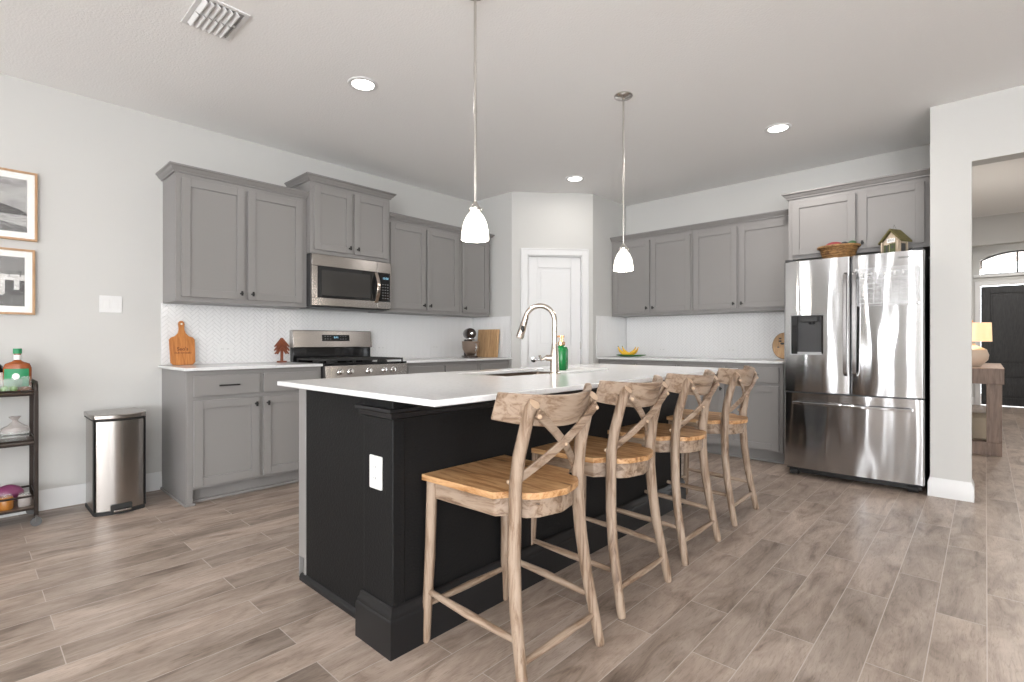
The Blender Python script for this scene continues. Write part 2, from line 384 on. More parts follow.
# entry wall with door opening and arched transom opening
EX0, EX1 = 4.39, 5.31; EY = 11.95
def arch(x0, x1, zb, zs, za, n=16):
    c = (x0+x1)/2; hw = (x1-x0)/2; rise = za-zs; R = (hw*hw+rise*rise)/(2*rise); cz = za-R
    a1 = math.asin(hw/R)
    return [(c+R*math.sin(a1-2*a1*k/n), cz+R*math.cos(a1-2*a1*k/n)) for k in range(n+1)]
w = MB(); w.box(4.06, EX0, EY, EY+0.12, 0, CZ); w.box(EX1, 5.84, EY, EY+0.12, 0, CZ); w.box(EX0, EX1, EY, EY+0.12, 2.08, 2.24)
ar = arch(EX0, EX1, 2.24, 2.50, 2.62)
w.prism([(EX0, CZ), (EX1, CZ)] + ar, 'Y', EY, EY+0.12)
struct(w.build('wall_entry', 'wall'), 'pale wall around the black front door', 'wall')
tr = MB()
tr.box(EX0-0.065, EX0+0.01, EY-0.02, EY, 0, 2.13); tr.box(EX1-0.01, EX1+0.065, EY-0.02, EY, 0, 2.13); tr.box(EX0+0.01, EX1-0.01, EY-0.02, EY, 2.045, 2.13)
tr.box(EX0-0.08, EX1+0.08, EY-0.05, EY, 2.195, 2.24)
struct(tr.build('trim_2', 'white', bevel=0.004), 'white casing and sill around the front door', 'trim')
w1 = thing('window_1', 'arched transom window above the black front door', 'window', (0, 0, 0)); w1['kind'] = 'structure'
m = MB(); m.prism([(EX0, 2.24), (EX1, 2.24)] + ar, 'Y', EY+0.075, EY+0.08); M['pane'] = glass('window pane', (0.9, 0.95, 0.97), 0.12); m.build('pane', 'pane', w1)
m = MB()
pth = [(EX0+0.015, EY+0.07, 2.25)] + [(a*0.97+0.03*4.85, EY+0.07, b-0.012) for a, b in ar[::-1]] + [(EX1-0.015, EY+0.07, 2.25)]
m.sweep(pth, [(-0.012, -0.02), (0.012, -0.02), (0.012, 0.02), (-0.012, 0.02)], smooth=False, closed=True, up=(0, 1, 0))
m.box(4.84, 4.86, EY+0.055, EY+0.085, 2.25, 2.60)
m.build('window_frame', 'black', w1)
d2 = thing('door_2', 'black stained panelled front door at the end of the hall', 'door', (0, EY, 0)); d2['kind'] = 'structure'
panel_door('door_panel', 'doorblack', EX0+0.012, EX1-0.012, 2.04, [(EX0+0.13, EX1-0.13, 0.72, 1.92), (EX0+0.13, EX1-0.13, 0.14, 0.50)], y0=0.03, th=0.045).parent = d2
h = MB(); h.ball((EX1-0.08, 0.0, 0.95), 0.03); h.tube([(EX1-0.08, 0.03, 0.95), (EX1-0.08, 0, 0.95)], 0.012); h.build('door_handle', 'chrome', d2)
# porch seen through the transom
M['stone'] = wood('porch stone', [(0.3, (0.16, 0.15, 0.16)), (0.6, (0.42, 0.33, 0.26))], 'X', 5, 3, 0.8)
pm = MB(); pm.box(3.6, 4.25, 13.6, 14.0, 0, 3.3); pm.box(5.45, 6.2, 13.6, 14.0, 0, 3.3)
pm.prism([(4.25, 3.3), (5.45, 3.3)] + arch(4.25, 5.45, 2.0, 2.48, 2.66), 'Y', 13.6, 14.0)
struct(pm.build('wall_porch', 'stone'), 'stone porch arch seen through the transom', 'porch')

# rear and right walls with the windows that light the room
def holed_wall(name, axis, c0, c1, wins, label, lo=0.3, hi=2.4):
    m = MB(); e = -4.42 if axis == 'X' else -0.12; end = 4.66 if axis == 'X' else 8.52
    pos = e
    def bx(a, b, z0, z1):
        if axis == 'Y': m.box(a, b, c0, c1, z0, z1)
        else: m.box(c0, c1, a, b, z0, z1)
    for a, b in wins:
        bx(pos, a, 0, CZ); bx(a, b, 0, lo); bx(a, b, hi, CZ); pos = b
    bx(pos, end, 0, CZ)
    return struct(m.build(name, 'wall'), label, 'wall')
holed_wall('wall_rear', 'Y', REAR_Y-0.12, REAR_Y, REAR_WINS, 'greige wall with windows behind the viewer')
holed_wall('wall_right', 'X', RIGHT_X, RIGHT_X+0.12, RIGHT_WINS, 'greige wall with windows right of the viewer')
k = 2
for a, b in REAR_WINS:
    m = MB(); y0, y1 = REAR_Y-0.09, REAR_Y-0.03
    m.box(a, a+0.05, y0, y1, 0.3, 2.4); m.box(b-0.05, b, y0, y1, 0.3, 2.4); m.box(a+.05, b-.05, y0, y1, 0.3, 0.35); m.box(a+.05, b-.05, y0, y1, 2.35, 2.4); m.box(a+.05, b-.05, y0, y1, 1.33, 1.38)
    struct(m.build('window_%d' % k, 'white'), 'white window frame behind the viewer', 'window'); k += 1
for a, b in RIGHT_WINS:
    m = MB(); x0, x1 = RIGHT_X+0.03, RIGHT_X+0.09
    m.box(x0, x1, a, a+0.05, 0.3, 2.4); m.box(x0, x1, b-0.05, b, 0.3, 2.4); m.box(x0, x1, a+.05, b-.05, 0.3, 0.35); m.box(x0, x1, a+.05, b-.05, 2.35, 2.4); m.box(x0, x1, (a+b)/2-.025, (a+b)/2+.025, 0.35, 2.35)
    struct(m.build('window_%d' % k, 'white'), 'white window frame right of the viewer', 'window'); k += 1

# baseboards
def baseboard(name, pts, label, hgt=0.13, th=0.013, mat='white', prof=None):
    # profile sweep along polyline in XY, room on the right-hand side of travel
    prof = prof or [(0, 0), (th, 0), (th, hgt*0.72), (th*0.75, hgt*0.78), (th*0.75, hgt*0.84), (th*0.35, hgt*0.93), (th*0.3, hgt), (0, hgt)]
    m = MB(); n = len(pts); P2 = [Vector(p) for p in pts]; rings = []
    for i, p in enumerate(P2):
        ns = []
        if i > 0: e = (P2[i]-P2[i-1]).normalized(); ns.append(Vector((e.y, -e.x)))
        if i < n-1: e = (P2[i+1]-P2[i]).normalized(); ns.append(Vector((e.y, -e.x)))
        b = sum(ns, Vector((0, 0))).normalized(); kk = 1/max(0.3, b.dot(ns[0]))
        rings.append([m.bm.verts.new((p.x+b.x*kk*a, p.y+b.y*kk*a, z)) for a, z in prof])
    for A, B in zip(rings, rings[1:]):
        for j in range(len(prof)): m.bm.faces.new([A[j], A[(j+1) % len(prof)], B[(j+1) % len(prof)], B[j]])
    m.bm.faces.new(rings[0]); m.bm.faces.new(rings[-1][::-1])
    return m.build(name, mat)
struct(baseboard('baseboard_left', [(0, -4.3), (0, 1.005)], ''), 'white baseboard behind the bin and cart', 'baseboard')
struct(baseboard('baseboard_fridge_wall', [(4.172, 4.80), (4.172, 4.66), (4.39, 4.66), (4.39, 4.80), (4.36, 4.80), (4.36, 5.64)], ''), 'white baseboard around the wall end beside the fridge', 'baseboard')
struct(baseboard('baseboard_hall', [(4.18, 5.66), (4.18, 11.95), (4.32, 11.95)], ''), 'white baseboard along the hallway', 'baseboard')
struct(baseboard('baseboard_hall_right', [(5.38, 11.95), (5.72, 11.95), (5.72, 4.80), (5.6, 4.80), (5.6, 4.66), (8.4, 4.66), (8.4, -4.3), (0, -4.3)], ''), 'white baseboard on the right side walls', 'baseboard')
struct(baseboard('baseboard_pantry', [(0.63+0.002, 4.127), (PB.x+pv.x/PL*(D0-cw), PB.y+pv.y/PL*(D0-cw))], ''), 'white baseboard left of the pantry door', 'baseboard')

# ------------------------------------------------------------------ cabinets (local: x along wall, wall at y=0, front towards -y)
def shaker(parent, x0, x1, z0, z1, yf, name='door', rail=0.055, flat=False):
    m = MB(); th = 0.019
    if flat: m.box(x0, x1, yf, yf+th, z0, z1)
    else:
        m.box(x0, x0+rail, yf, yf+th, z0, z1); m.box(x1-rail, x1, yf, yf+th, z0, z1)
        m.box(x0+rail, x1-rail, yf, yf+th, z0, z0+rail); m.box(x0+rail, x1-rail, yf, yf+th, z1-rail, z1)
        m.box(x0+rail, x1-rail, yf+0.009, yf+th-0.003, z0+rail, z1-rail)
    return m.build(name, 'cab', parent, bevel=0.0018)
def knob(parent, x, z, yf):
    m = MB(); m.lathe([(0, 0.0), (0.008, 0.0), (0.006, -0.006), (0.005, -0.018), (0.010, -0.022), (0.010, -0.028), (0, -0.028)], (x, yf, z), 14, axis='Y')
    m.box(x-0.007, x+0.007, yf-0.030, yf-0.024, z-0.017, z+0.017)
    m.build('knob', 'black', parent, bevel=0.001)
def pull(parent, x, z, yf, L=0.13):
    m = MB(); m.box(x-L/2, x+L/2, yf-0.032, yf-0.022, z-0.005, z+0.005)
    for s in (-1, 1): m.box(x+s*L*0.36-0.004, x+s*L*0.36+0.004, yf-0.022, yf, z-0.004, z+0.004)
    m.build('pull', 'black', parent, bevel=0.001)
def crown(parent, w, d, z, lret, rret, proj=0.045, hh=0.050):
    prof = [(0.0, 0.0), (0.012, 0.0), (0.014, 0.010), (0.024, 0.016), (0.032, 0.028), (0.037, 0.036), (proj, 0.040), (proj, hh), (0.0, hh)]
    pts = []
    m = MB(); rings = []
    cor = ([(0, 0, -1, 0), (0, -d, -1, -1)] if lret else [(0, -d, 0, -1)]) + ([(w, -d, 1, -1), (w, 0, 1, 0)] if rret else [(w, -d, 0, -1)])
    for x, y, ax_, ay_ in cor: rings.append([m.bm.verts.new((x+ax_*a, y+ay_*a, z+b)) for a, b in prof])
    for A, B in zip(rings, rings[1:]):
        for j in range(len(prof)): m.bm.faces.new([A[j], A[(j+1) % len(prof)], B[(j+1) % len(prof)], B[j]])
    m.bm.faces.new(rings[0]); m.bm.faces.new(rings[-1][::-1])
    m.box(0.004, w-0.004, -d+0.004, -0.004, z+hh-0.012, z+hh-0.004)
    return m.build('crown_molding', 'cab', parent)
def upper(label, loc, rot, w, d, z0, z1, doors, lret=False, rret=False, knob_side=None, group=None, top=0.045, bot=0.032, side=0.03):
    t = thing('wall_cabinet', label, 'cabinet', loc, rot, group)
    m = MB(); m.box(0, w, -d+0.02, -0.002, z0, z1); m.build('carcass', 'cab', t, bevel=0.0015)
    m = MB(); m.box(0, w, -d, -d+0.02, z0, z1); m.build('face_frame', 'cab', t, bevel=0.0015)
    for i, (a, b, ks) in enumerate(doors):
        dr = shaker(t, a, b, z0+bot, z1-top, -d-0.019)
        kx = b-0.028 if ks == 'R' else a+0.028
        knob(dr, kx, z0+bot+0.045, -d-0.019)
    crown(t, w, d+0.001, z1-0.01, lret, rret)
    return t
R90 = PI/2
UG = 'grey shaker wall cabinets'
upper('grey double door wall cabinet above the paddle cutting board', (0, 1.012, 0), R90, 0.936, 0.33, 1.372, 2.280,
      [(0.034, 0.448, 'R'), (0.472, 0.892, 'L')], True, False)
upper('raised grey double door wall cabinet above the microwave', (0, 1.950, 0), R90, 0.766, 0.385, 1.822, 2.425,
      [(0.030, 0.373, 'R'), (0.395, 0.738, 'L')], True, True, bot=0.03)
upper('grey double door wall cabinet right of the microwave', (0, 2.720, 0), R90, 0.905, 0.33, 1.372, 2.262,
      [(0.030, 0.444, 'R'), (0.466, 0.878, 'L')], False, False)
upper('narrow grey single door wall cabinet left of the pantry', (0, 3.627, 0), R90, 0.445, 0.33, 1.372, 2.262,
      [(0.030, 0.415, 'L')], False, True)
upper('grey double door wall cabinet above the bananas', (1.245, BY, 0), 0, 0.965, 0.33, 1.385, 2.262,
      [(0.034, 0.486, 'R'), (0.508, 0.950, 'L')], False, False)
upper('grey double door wall cabinet above the back counter, next to the fridge cabinet', (2.212, BY, 0), 0, 0.965, 0.33, 1.385, 2.262,
      [(0.022, 0.456, 'R'), (0.478, 0.935, 'L')], False, False)
upper('deep grey double door cabinet above the fridge', (3.195, BY, 0), 0, 0.965, 0.60, 1.80, 2.335,
      [(0.034, 0.494, 'R'), (0.516, 0.930, 'L')], True, False)

def base(label, loc, rot, w, cols, d=0.61, lend=False, rend=False, group=None):
    t = thing('base_cabinet', label, 'cabinet', loc, rot, group)
    zt = 0.893
    m = MB(); m.box(0, w, -d+0.02, -0.002, 0.105, zt); m.box(0.02, w-0.02 if rend else w, -d+0.075, -d+0.09, 0, 0.105)
    m.build('carcass', 'cab', t, bevel=0.0015)
    m = MB(); m.box(0, w, -d, -d+0.02, 0.105, zt)
    if lend: m.box(0, 0.03, -d, -d+0.02, 0, 0.105)
    if rend: m.box(w-0.03, w, -d, -d+0.02, 0, 0.105)
    m.build('face_frame', 'cab', t, bevel=0.0015)
    if lend:
        m = MB(); m.box(-0.006, 0, -d, -0.002, 0, zt); m.build('end_panel', 'cab', t, bevel=0.0015)
    m = MB(); m.box(-0.006 if lend else 0, w, -d+0.055, -d+0.075, 0, 0.02)
    if lend: m.box(-0.018, -0.006, -d, -0.01, 0, 0.018); m.box(-0.018, 0.045, -d-0.012, -d, 0, 0.016)
    m.build('shoe_molding', 'cab', t, bevel=0.003)
    for (a, b, ks, handle) in cols:
        dw = shaker(t, a, b, 0.722, 0.858, -d-0.019, 'drawer', flat=True)
        if handle: pull(dw, (a+b)/2, 0.79, -d-0.019)
        dr = shaker(t, a, b, 0.122, 0.692, -d-0.019)
        knob(dr, b-0.028 if ks == 'R' else a+0.028, 0.645, -d-0.019)
    return t
base('grey base cabinet under the paddle cutting board', (0, 1.012, 0), R90, 0.918,
     [(0.034, 0.450, 'R', True), (0.476, 0.890, 'L', True)], lend=True)
base('grey base cabinet right of the range', (0, 2.722, 0), R90, 0.905, [(0.028, 0.438, 'R', True), (0.466, 0.878, 'L', True)])
base('narrow grey base cabinet left of the pantry', (0, 3.629, 0), R90, 0.470, [(0.028, 0.436, 'L', True)])
base('grey base cabinet under the bananas', (1.245, BY, 0), 0, 0.965, [(0.034, 0.470, 'R', True), (0.498, 0.935, 'L', True)])
base('grey base cabinet left of the fridge', (2.212, BY, 0), 0, 0.945, [(0.030, 0.440, 'R', True), (0.468, 0.912, 'L', True)])

def counter(name, label, x0, x1, y0, y1, z0=0.894, z1=0.914, hole=None, bev=0.003):
    m = MB(); xs = [x0, x1]; ys = [y0, y1]
    if hole: xs = [x0, hole[0], hole[1], x1]; ys = [y0, hole[2], hole[3], y1]
    V = {}
    for i, x in enumerate(xs):
        for j, y in enumerate(ys):
            for kk, z in enumerate((z0, z1)): V[i, j, kk] = m.bm.verts.new((x, y, z))
    nx, ny = len(xs)-1, len(ys)-1
    full = {(i, j) for i in range(nx) for j in range(ny)} - ({(1, 1)} if hole else set())
    for i, j in full:
        m.bm.faces.new([V[i, j, 1], V[i+1, j, 1], V[i+1, j+1, 1], V[i, j+1, 1]]); m.bm.faces.new([V[i, j, 0], V[i, j+1, 0], V[i+1, j+1, 0], V[i+1, j, 0]])
        for (di, dj, a, b) in ((-1, 0, (i, j), (i, j+1)), (1, 0, (i+1, j), (i+1, j+1)), (0, -1, (i, j), (i+1, j)), (0, 1, (i, j+1), (i+1, j+1))):
            if (i+di, j+dj) not in full:
                m.bm.faces.new([V[(*a, 0)], V[(*b, 0)], V[(*b, 1)], V[(*a, 1)]])
    return tag(m.build(name, 'quartz', bevel=bev), label, 'countertop')
counter('countertop', 'white quartz counter left of the range', 0.003, 0.645, 0.985, 1.932)
counter('countertop', 'white quartz counter under the stand mixer', 0.003, 0.645, 2.722, 4.122)
counter('countertop', 'white quartz counter along the back wall under the bananas', 1.243, 3.165, BY-0.645, BY-0.003)

# ------------------------------------------------------------------ herringbone backsplash
def clip(poly, x0, x1, y0, y1):
    def cut(p, ax_, v, keep):
        out = []
        for i in range(len(p)):
            a, b = p[i], p[(i+1) % len(p)]
            ia, ib = keep(a[ax_], v), keep(b[ax_], v)
            if ia: out.append(a)
            if ia != ib:
                tt = (v-a[ax_])/(b[ax_]-a[ax_]); out.append((a[0]+tt*(b[0]-a[0]), a[1]+tt*(b[1]-a[1])))
        return out
    ge = lambda a, v: a >= v-1e-9
    le = lambda a, v: a <= v+1e-9
    for args in ((0, x0, ge), (0, x1, le), (1, y0, ge), (1, y1, le)):
        poly = cut(poly, *args)
        if len(poly) < 3: return []
    return poly
def splash(label, loc, rot, w, z0, z1, plain=False):
    t = thing('tile_backsplash', label, 'backsplash', loc, rot)
    m = MB(); m.box(0, w, -0.006, -0.001, z0, z1); m.build('grout', 'grout', t)
    W, L, g = 0.024, 0.072, 0.0011
    m = MB(); c = math.sqrt(0.5); R = max(w, z1-z0)*1.6
    nn = int(R/W)+2
    for j in range(-nn*2, nn*2):
        for k in range(-nn, nn):
            for kind in (0, 1):
                if kind == 0: a0, a1, b0, b1 = j*W+k*2*L, j*W+L+k*2*L, j*W, (j+1)*W
                else: a0, a1, b0, b1 = j*W+L+k*2*L, j*W+L+W+k*2*L, j*W+W-L, j*W+W
                cx_, cy_ = ((a0+a1)/2-(b0+b1)/2)*c, ((a0+a1)/2+(b0+b1)/2)*c
                if not (-L < cx_ < w+L and -L < cy_ < (z1-z0)+L): continue
                pr = [(a0+g, b0+g), (a1-g, b0+g), (a1-g, b1-g), (a0+g, b1-g)]
                pr = [((p-q_)*c, (p+q_)*c) for p, q_ in pr]
                pr = clip(pr, 0.002, w-0.002, 0.002, z1-z0-0.002)
                if len(pr) < 3: continue
                ty = -0.0095+random.uniform(-0.0004, 0.0004); tx, tz = random.uniform(-.006, .006), random.uniform(-.006, .006)
                F = [m.bm.verts.new((p, ty+tx*(p-cx_)+tz*(q_-cy_), z0+q_)) for p, q_ in pr]
                B = [m.bm.verts.new((p, -0.006, z0+q_)) for p, q_ in pr]
                m.bm.faces.new(F)
                for i in range(len(F)): m.bm.faces.new([F[i], B[i], B[(i+1) % len(F)], F[(i+1) % len(F)]])
    m.build('tiles', 'tile', t)
    return t
splash('white herringbone tile backsplash behind the range', (0, 1.0, 0), R90, 3.118, 0.914, 1.372)
splash('white herringbone tile on the side wall right of the stand mixer', (0.011, 4.125, 0), 0, 0.61, 0.914, 1.372)
splash('white herringbone tile backsplash above the back counter', (1.251, BY, 0), 0, 1.92, 0.914, 1.385)
splash('white herringbone tile on the side wall left of the bananas', (1.24, 4.86, 0), R90, 0.65, 0.914, 1.385)

# ------------------------------------------------------------------ outlets and switches
def plate(name, label, cat, loc, rot, w, hgt, kind, gangs=1, group=None, horiz=False):
    t = thing(name, label, cat, loc, rot, group)
    m = MB(); m.prism(rrect(-w/2, w/2, -hgt/2, hgt/2, 0.004), 'Y', -0.006, 0.0); m.build('cover_plate', 'plastic', t, bevel=0.001)
    for g_ in range(gangs):
        gx = (g_-(gangs-1)/2)*0.046
        if kind == 'switch':
            m = MB(); m.box(gx-0.016, gx+0.016, -0.009, -0.006, -0.033, 0.033); m.build('rocker', 'plastic', t, bevel=0.001)
        else:
            m = MB()
            for s in (-1, 1):
                cx_, cz_ = (s*0.02, 0) if horiz else (0, s*0.02)
                m.prism([(cx_+0.014*math.cos(a), cz_+0.014*math.sin(a)) for a in [2*PI*i/16 for i in range(16)]], 'Y', -0.008, -0.006, 0)
                for e in (-1, 1): m.box(cx_+e*0.005-0.001, cx_+e*0.005+0.001, -0.0085, -0.008, cz_-0.004, cz_+0.005, 1)
            m.build('socket', ['plastic', 'slot'], t)
    return t
plate('light_switch', 'white double rocker light switch on the left wall', 'switch', (0, 0.706, 1.347), R90, 0.125, 0.118, 'switch', 2)
plate('wall_outlet', 'white outlet on the tile right of the paddle cutting board', 'outlet', (0.0100, 1.43, 1.03), R90, 0.118, 0.072, 'outlet', horiz=True)
plate('wall_outlet', 'white outlet on the tile just right of the range', 'outlet', (0.0100, 2.86, 1.03), R90, 0.118, 0.072, 'outlet', horiz=True)
plate('wall_outlet', 'white outlet on the tile left of the stand mixer', 'outlet', (0.0100, 3.55, 1.03), R90, 0.118, 0.072, 'outlet', horiz=True)
plate('wall_outlet', 'white outlet on the back tile just right of the bananas', 'outlet', (1.72, BY-0.010, 1.0), 0, 0.118, 0.072, 'outlet', horiz=True)
plate('wall_outlet', 'white outlet on the back tile nearer the fridge', 'outlet', (2.50, BY-0.010, 1.0), 0, 0.118, 0.072, 'outlet', horiz=True)

# ------------------------------------------------------------------ range
rg = thing('gas_range', 'stainless steel gas range between the left counters', 'stove', (0, 1.938, 0), R90)
RW = 0.778
m = MB(); m.box(0.004, RW-0.004, -0.63, -0.02, 0.05, 0.895); m.build('body', 'dark_side', rg, bevel=0.003)
m = MB(); m.box(0.02, RW-0.02, -0.60, -0.05, 0.0, 0.05); m.build('plinth', 'black', rg)
m = MB(); m.box(0.0, RW, -0.655, -0.02, 0.895, 0.915); m.build('cooktop', 'blackglass', rg, bevel=0.004)
m = MB(); m.prism([(-0.675, 0.785), (-0.66, 0.895), (-0.63, 0.895), (-0.63, 0.785)], 'X', 0.004, RW-0.004); m.build('control_panel', 'steel_warm', rg, bevel=0.003)
for kx in (0.125, 0.215, 0.385, 0.535, 0.625):
    m = MB(); m.lathe([(0, 0), (0.024, 0), (0.024, -0.006), (0.019, -0.010), (0.017, -0.034), (0.014, -0.038), (0, -0.038)], (0, 0, 0), 20, axis='Y')
    m.box(-0.003, 0.003, -0.041, -0.034, -0.016, 0.016)
    o = m.build('control_knob', 'chrome', rg); o.location = (kx, -0.668, 0.845); o.rotation_euler = (-0.13, 0, 0)
m = MB(); m.box(0.01, RW-0.01, -0.665, -0.63, 0.21, 0.775); m.box(0.12, RW-0.12, -0.669, -0.665, 0.32, 0.62, 1); dr = m.build('oven_door', ['steel_warm', 'blackglass'], rg, bevel=0.002)
m = MB(); m.tube([(0.05, -0.715, 0.735), (RW-0.05, -0.715, 0.735)], 0.012); 
for x in (0.07, RW-0.07): m.tube([(x, -0.715, 0.735), (x, -0.665, 0.735)], 0.009)
m.build('handle', 'steel_warm', dr)
m = MB(); m.box(0.01, RW-0.01, -0.66, -0.63, 0.06, 0.20); m.build('drawer', 'steel_warm', rg, bevel=0.003)
m = MB(); m.box(0.012, RW-0.012, -0.075, -0.012, 0.915, 1.035); m.build('vent_riser', 'blackglass', rg, bevel=0.002)
m = MB(); m.prism([(-0.095, 1.035), (-0.075, 1.19), (-0.012, 1.19), (-0.012, 1.035)], 'X', 0.004, RW-0.004); bgd = m.build('backguard', 'steel_warm', rg, bevel=0.006)
m = MB(); m.prism([(-0.0925, 1.095), (-0.0855, 1.150), (-0.08, 1.150), (-0.08, 1.095)], 'X', 0.27, 0.535); m.build('display_panel', 'blackglass', bgd)
for i in range(9):
    for j in range(2):
        if i in (3, 4, 5): continue
        m = MB(); z = 1.110+0.024*j; y = -0.0925+0.007*(z-1.095)/0.055
        m.box(0.290+i*0.025, 0.302+i*0.025, y-0.0012, y+0.002, z, z+0.006)
        if i == 0: pass
        M.setdefault('button', P('pale button print', (0.16, 0.16, 0.16), 0.5))
        m.build('button', 'button', bgd)
text('clock', '8:41', 0.026, 'display', bgd, (0.402, -0.0905, 1.127), (PI/2-0.13, 0, 0), 0.0004)
for gi, (gx0, gx1) in enumerate(((0.03, 0.265), (0.27, 0.508), (0.513, 0.748))):
    m = MB(); z0, z1 = 0.932, 0.946
    m.box(gx0, gx1, -0.64, -0.628, z0, z1); m.box(gx0, gx1, -0.112, -0.10, z0, z1); m.box(gx0, gx0+0.012, -0.628, -0.112, z0, z1); m.box(gx1-0.012, gx1, -0.628, -0.112, z0, z1)
    cx_ = (gx0+gx1)/2
    if gi == 1: m.box(gx0+0.015, gx1-0.015, -0.60, -0.14, 0.936, 0.950)
    else:
        m.box(cx_-0.006, cx_+0.006, -0.628, -0.112, z0, z1)
        for yy in (-0.50, -0.37, -0.24): m.box(gx0+0.012, gx1-0.012, yy-0.005, yy+0.005, z0, z1)
    for xx in (gx0+0.006, gx1-0.006):
        for yy in (-0.634, -0.106): m.box(xx-0.006, xx+0.006, yy-0.006, yy+0.006, 0.915, z0)
    m.build('griddle' if gi == 1 else 'grate', 'iron', rg, bevel=0.0015)
for bx_, by_ in ((0.15, -0.49), (0.15, -0.25), (0.63, -0.49), (0.63, -0.25)):
    m = MB(); m.lathe([(0.045, 0.915), (0.045, 0.922), (0.035, 0.924), (0.035, 0.930), (0, 0.931)], (bx_, by_, 0), 20); m.build('burner', 'iron', rg)

# ------------------------------------------------------------------ microwave
mw = thing('microwave', 'stainless over the range microwave', 'microwave', (0, 1.952, 1.382), R90)
MWW = 0.762
m = MB(); m.box(0, MWW, -0.385, -0.004, 0.0, 0.435); m.build('body', 'dark_side', mw, bevel=0.003)
m = MB(); x1 = 0.612
m.box(0, x1, -0.415, -0.385, 0.335, 0.432); m.box(0, x1, -0.415, -0.385, 0.006, 0.072); m.box(0, 0.05, -0.415, -0.385, 0.072, 0.335)
dr = m.build('door', 'steel_warm', mw, bevel=0.003)
m = MB(); m.box(0.05, x1, -0.411, -0.385, 0.072, 0.335); m.build('door_glass', 'blackglass', dr)
m = MB(); M['mesh'] = P('oven window mesh', (0.035, 0.033, 0.031), 0.18); m.box(0.085, 0.545, -0.4125, -0.411, 0.095, 0.305); m.build('window', 'mesh', dr)
m = MB(); m.box(x1+0.003, MWW, -0.413, -0.385, 0.335, 0.432); m.box(x1+0.003, MWW, -0.413, -0.385, 0.006, 0.072); m.build('side_trim', 'steel_warm', mw, bevel=0.003)
m = MB(); m.box(x1+0.003, MWW-0.012, -0.411, -0.385, 0.072, 0.335); m.box(MWW-0.012, MWW, -0.413, -0.385, 0.072, 0.335, 1); cp = m.build('control_panel', ['blackglass', 'steel_warm'], mw)
text('clock', '10:58', 0.028, 'display', cp, (0.702, -0.4115, 0.285), (PI/2, 0, 0), 0.0004)
for j in range(6):
    for i in range(3):
        m = MB(); m.box(0.668+i*0.026, 0.680+i*0.026, -0.4118, -0.4108, 0.10+j*0.025, 0.107+j*0.025)
        m.build('button', 'button', cp)
m = MB(); pts = [(0.600, -0.415-0.048*math.sin(PI*s/12), 0.060+0.27*s/12) for s in range(13)]
m.sweep(pts, [(-0.016, -0.006), (0.016, -0.006), (0.016, 0.006), (-0.016, 0.006)], up=(0, 1, 0), smooth=False); m.build('handle', 'steel_smooth', mw, bevel=0.003)
m = MB(); m.box(0.05, MWW-0.05, -0.37, -0.08, -0.006, 0.0); m.build('vent_grille', 'dark_side', mw)

# ------------------------------------------------------------------ fridge
fr = thing('refrigerator', 'stainless steel french door refrigerator', 'refrigerator', (3.246, 4.575, 0))
FW, FT = 0.90, 1.735
m = MB(); m.box(0.006, FW-0.006, 0.085, 0.89, 0.05, FT-0.004); m.box(0.02, FW-0.02, 0.04, 0.085, 0.075, 1.72, 0); m.build('cabinet_body', 'dark_side', fr, bevel=0.003)
def bowed(x0, x1, z0, z1, bulge, y0=0.0, th=0.075, hole=None, r=0.012, full=None):
    # front skin bows towards -y; grid mesh with optional rectangular hole
    fx0, fx1 = full or (x0, x1)
    def yy(x):
        u = (x-fx0)/(fx1-fx0)*2-1
        e = min(x-x0, x1-x); ed = 0
        if e < r: ed = r-math.sqrt(max(0, r*r-(r-e)**2))
        return y0 - bulge*(1-u*u) + bulge + ed
    m = MB(); xs = sorted(set([x0+ r*(1-math.cos(PI/2*i/4)) for i in range(5)] + [x1-r*(1-math.cos(PI/2*i/4)) for i in range(5)] + [x0+r+(x1-x0-2*r)*i/20 for i in range(21)] + ([hole[0], hole[1]] if hole else [])))
    zs = [z0, z1] if not hole else [z0, hole[2], hole[3], z1]
    F = [[m.bm.verts.new((x, yy(x), z)) for z in zs] for x in xs]
    B = [[m.bm.verts.new((x, y0+th, z)) for z in zs] for x in xs]
    for i in range(len(xs)-1):
        for j in range(len(zs)-1):
            if hole and j == 1 and xs[i] >= hole[0]-1e-6 and xs[i+1] <= hole[1]+1e-6: continue
            q_ = m.bm.faces.new([F[i][j], F[i+1][j], F[i+1][j+1], F[i][j+1]]); q_.smooth = True
            m.bm.faces.new([B[i][j], B[i][j+1], B[i+1][j+1], B[i+1][j]])
        m.bm.faces.new([F[i][0], B[i][0], B[i+1][0], F[i+1][0]]); m.bm.faces.new([F[i][-1], F[i+1][-1], B[i+1][-1], B[i][-1]])
    for j in range(len(zs)-1):
        m.bm.faces.new([F[0][j], F[0][j+1], B[0][j+1], B[0][j]]); m.bm.faces.new([F[-1][j], B[-1][j], B[-1][j+1], F[-1][j+1]])
    return m
XM = 0.462
dl = bowed(0.0, XM-0.003, 0.688, FT, 0.016, hole=(0.055, 0.285, 0.985, 1.30)).build('door', 'steel', fr)
dR = bowed(XM+0.003, FW, 0.688, FT, 0.016).build('door', 'steel', fr)
dwr = bowed(0.0, FW, 0.075, 0.676, 0.016).build('freezer_drawer', 'steel', fr)
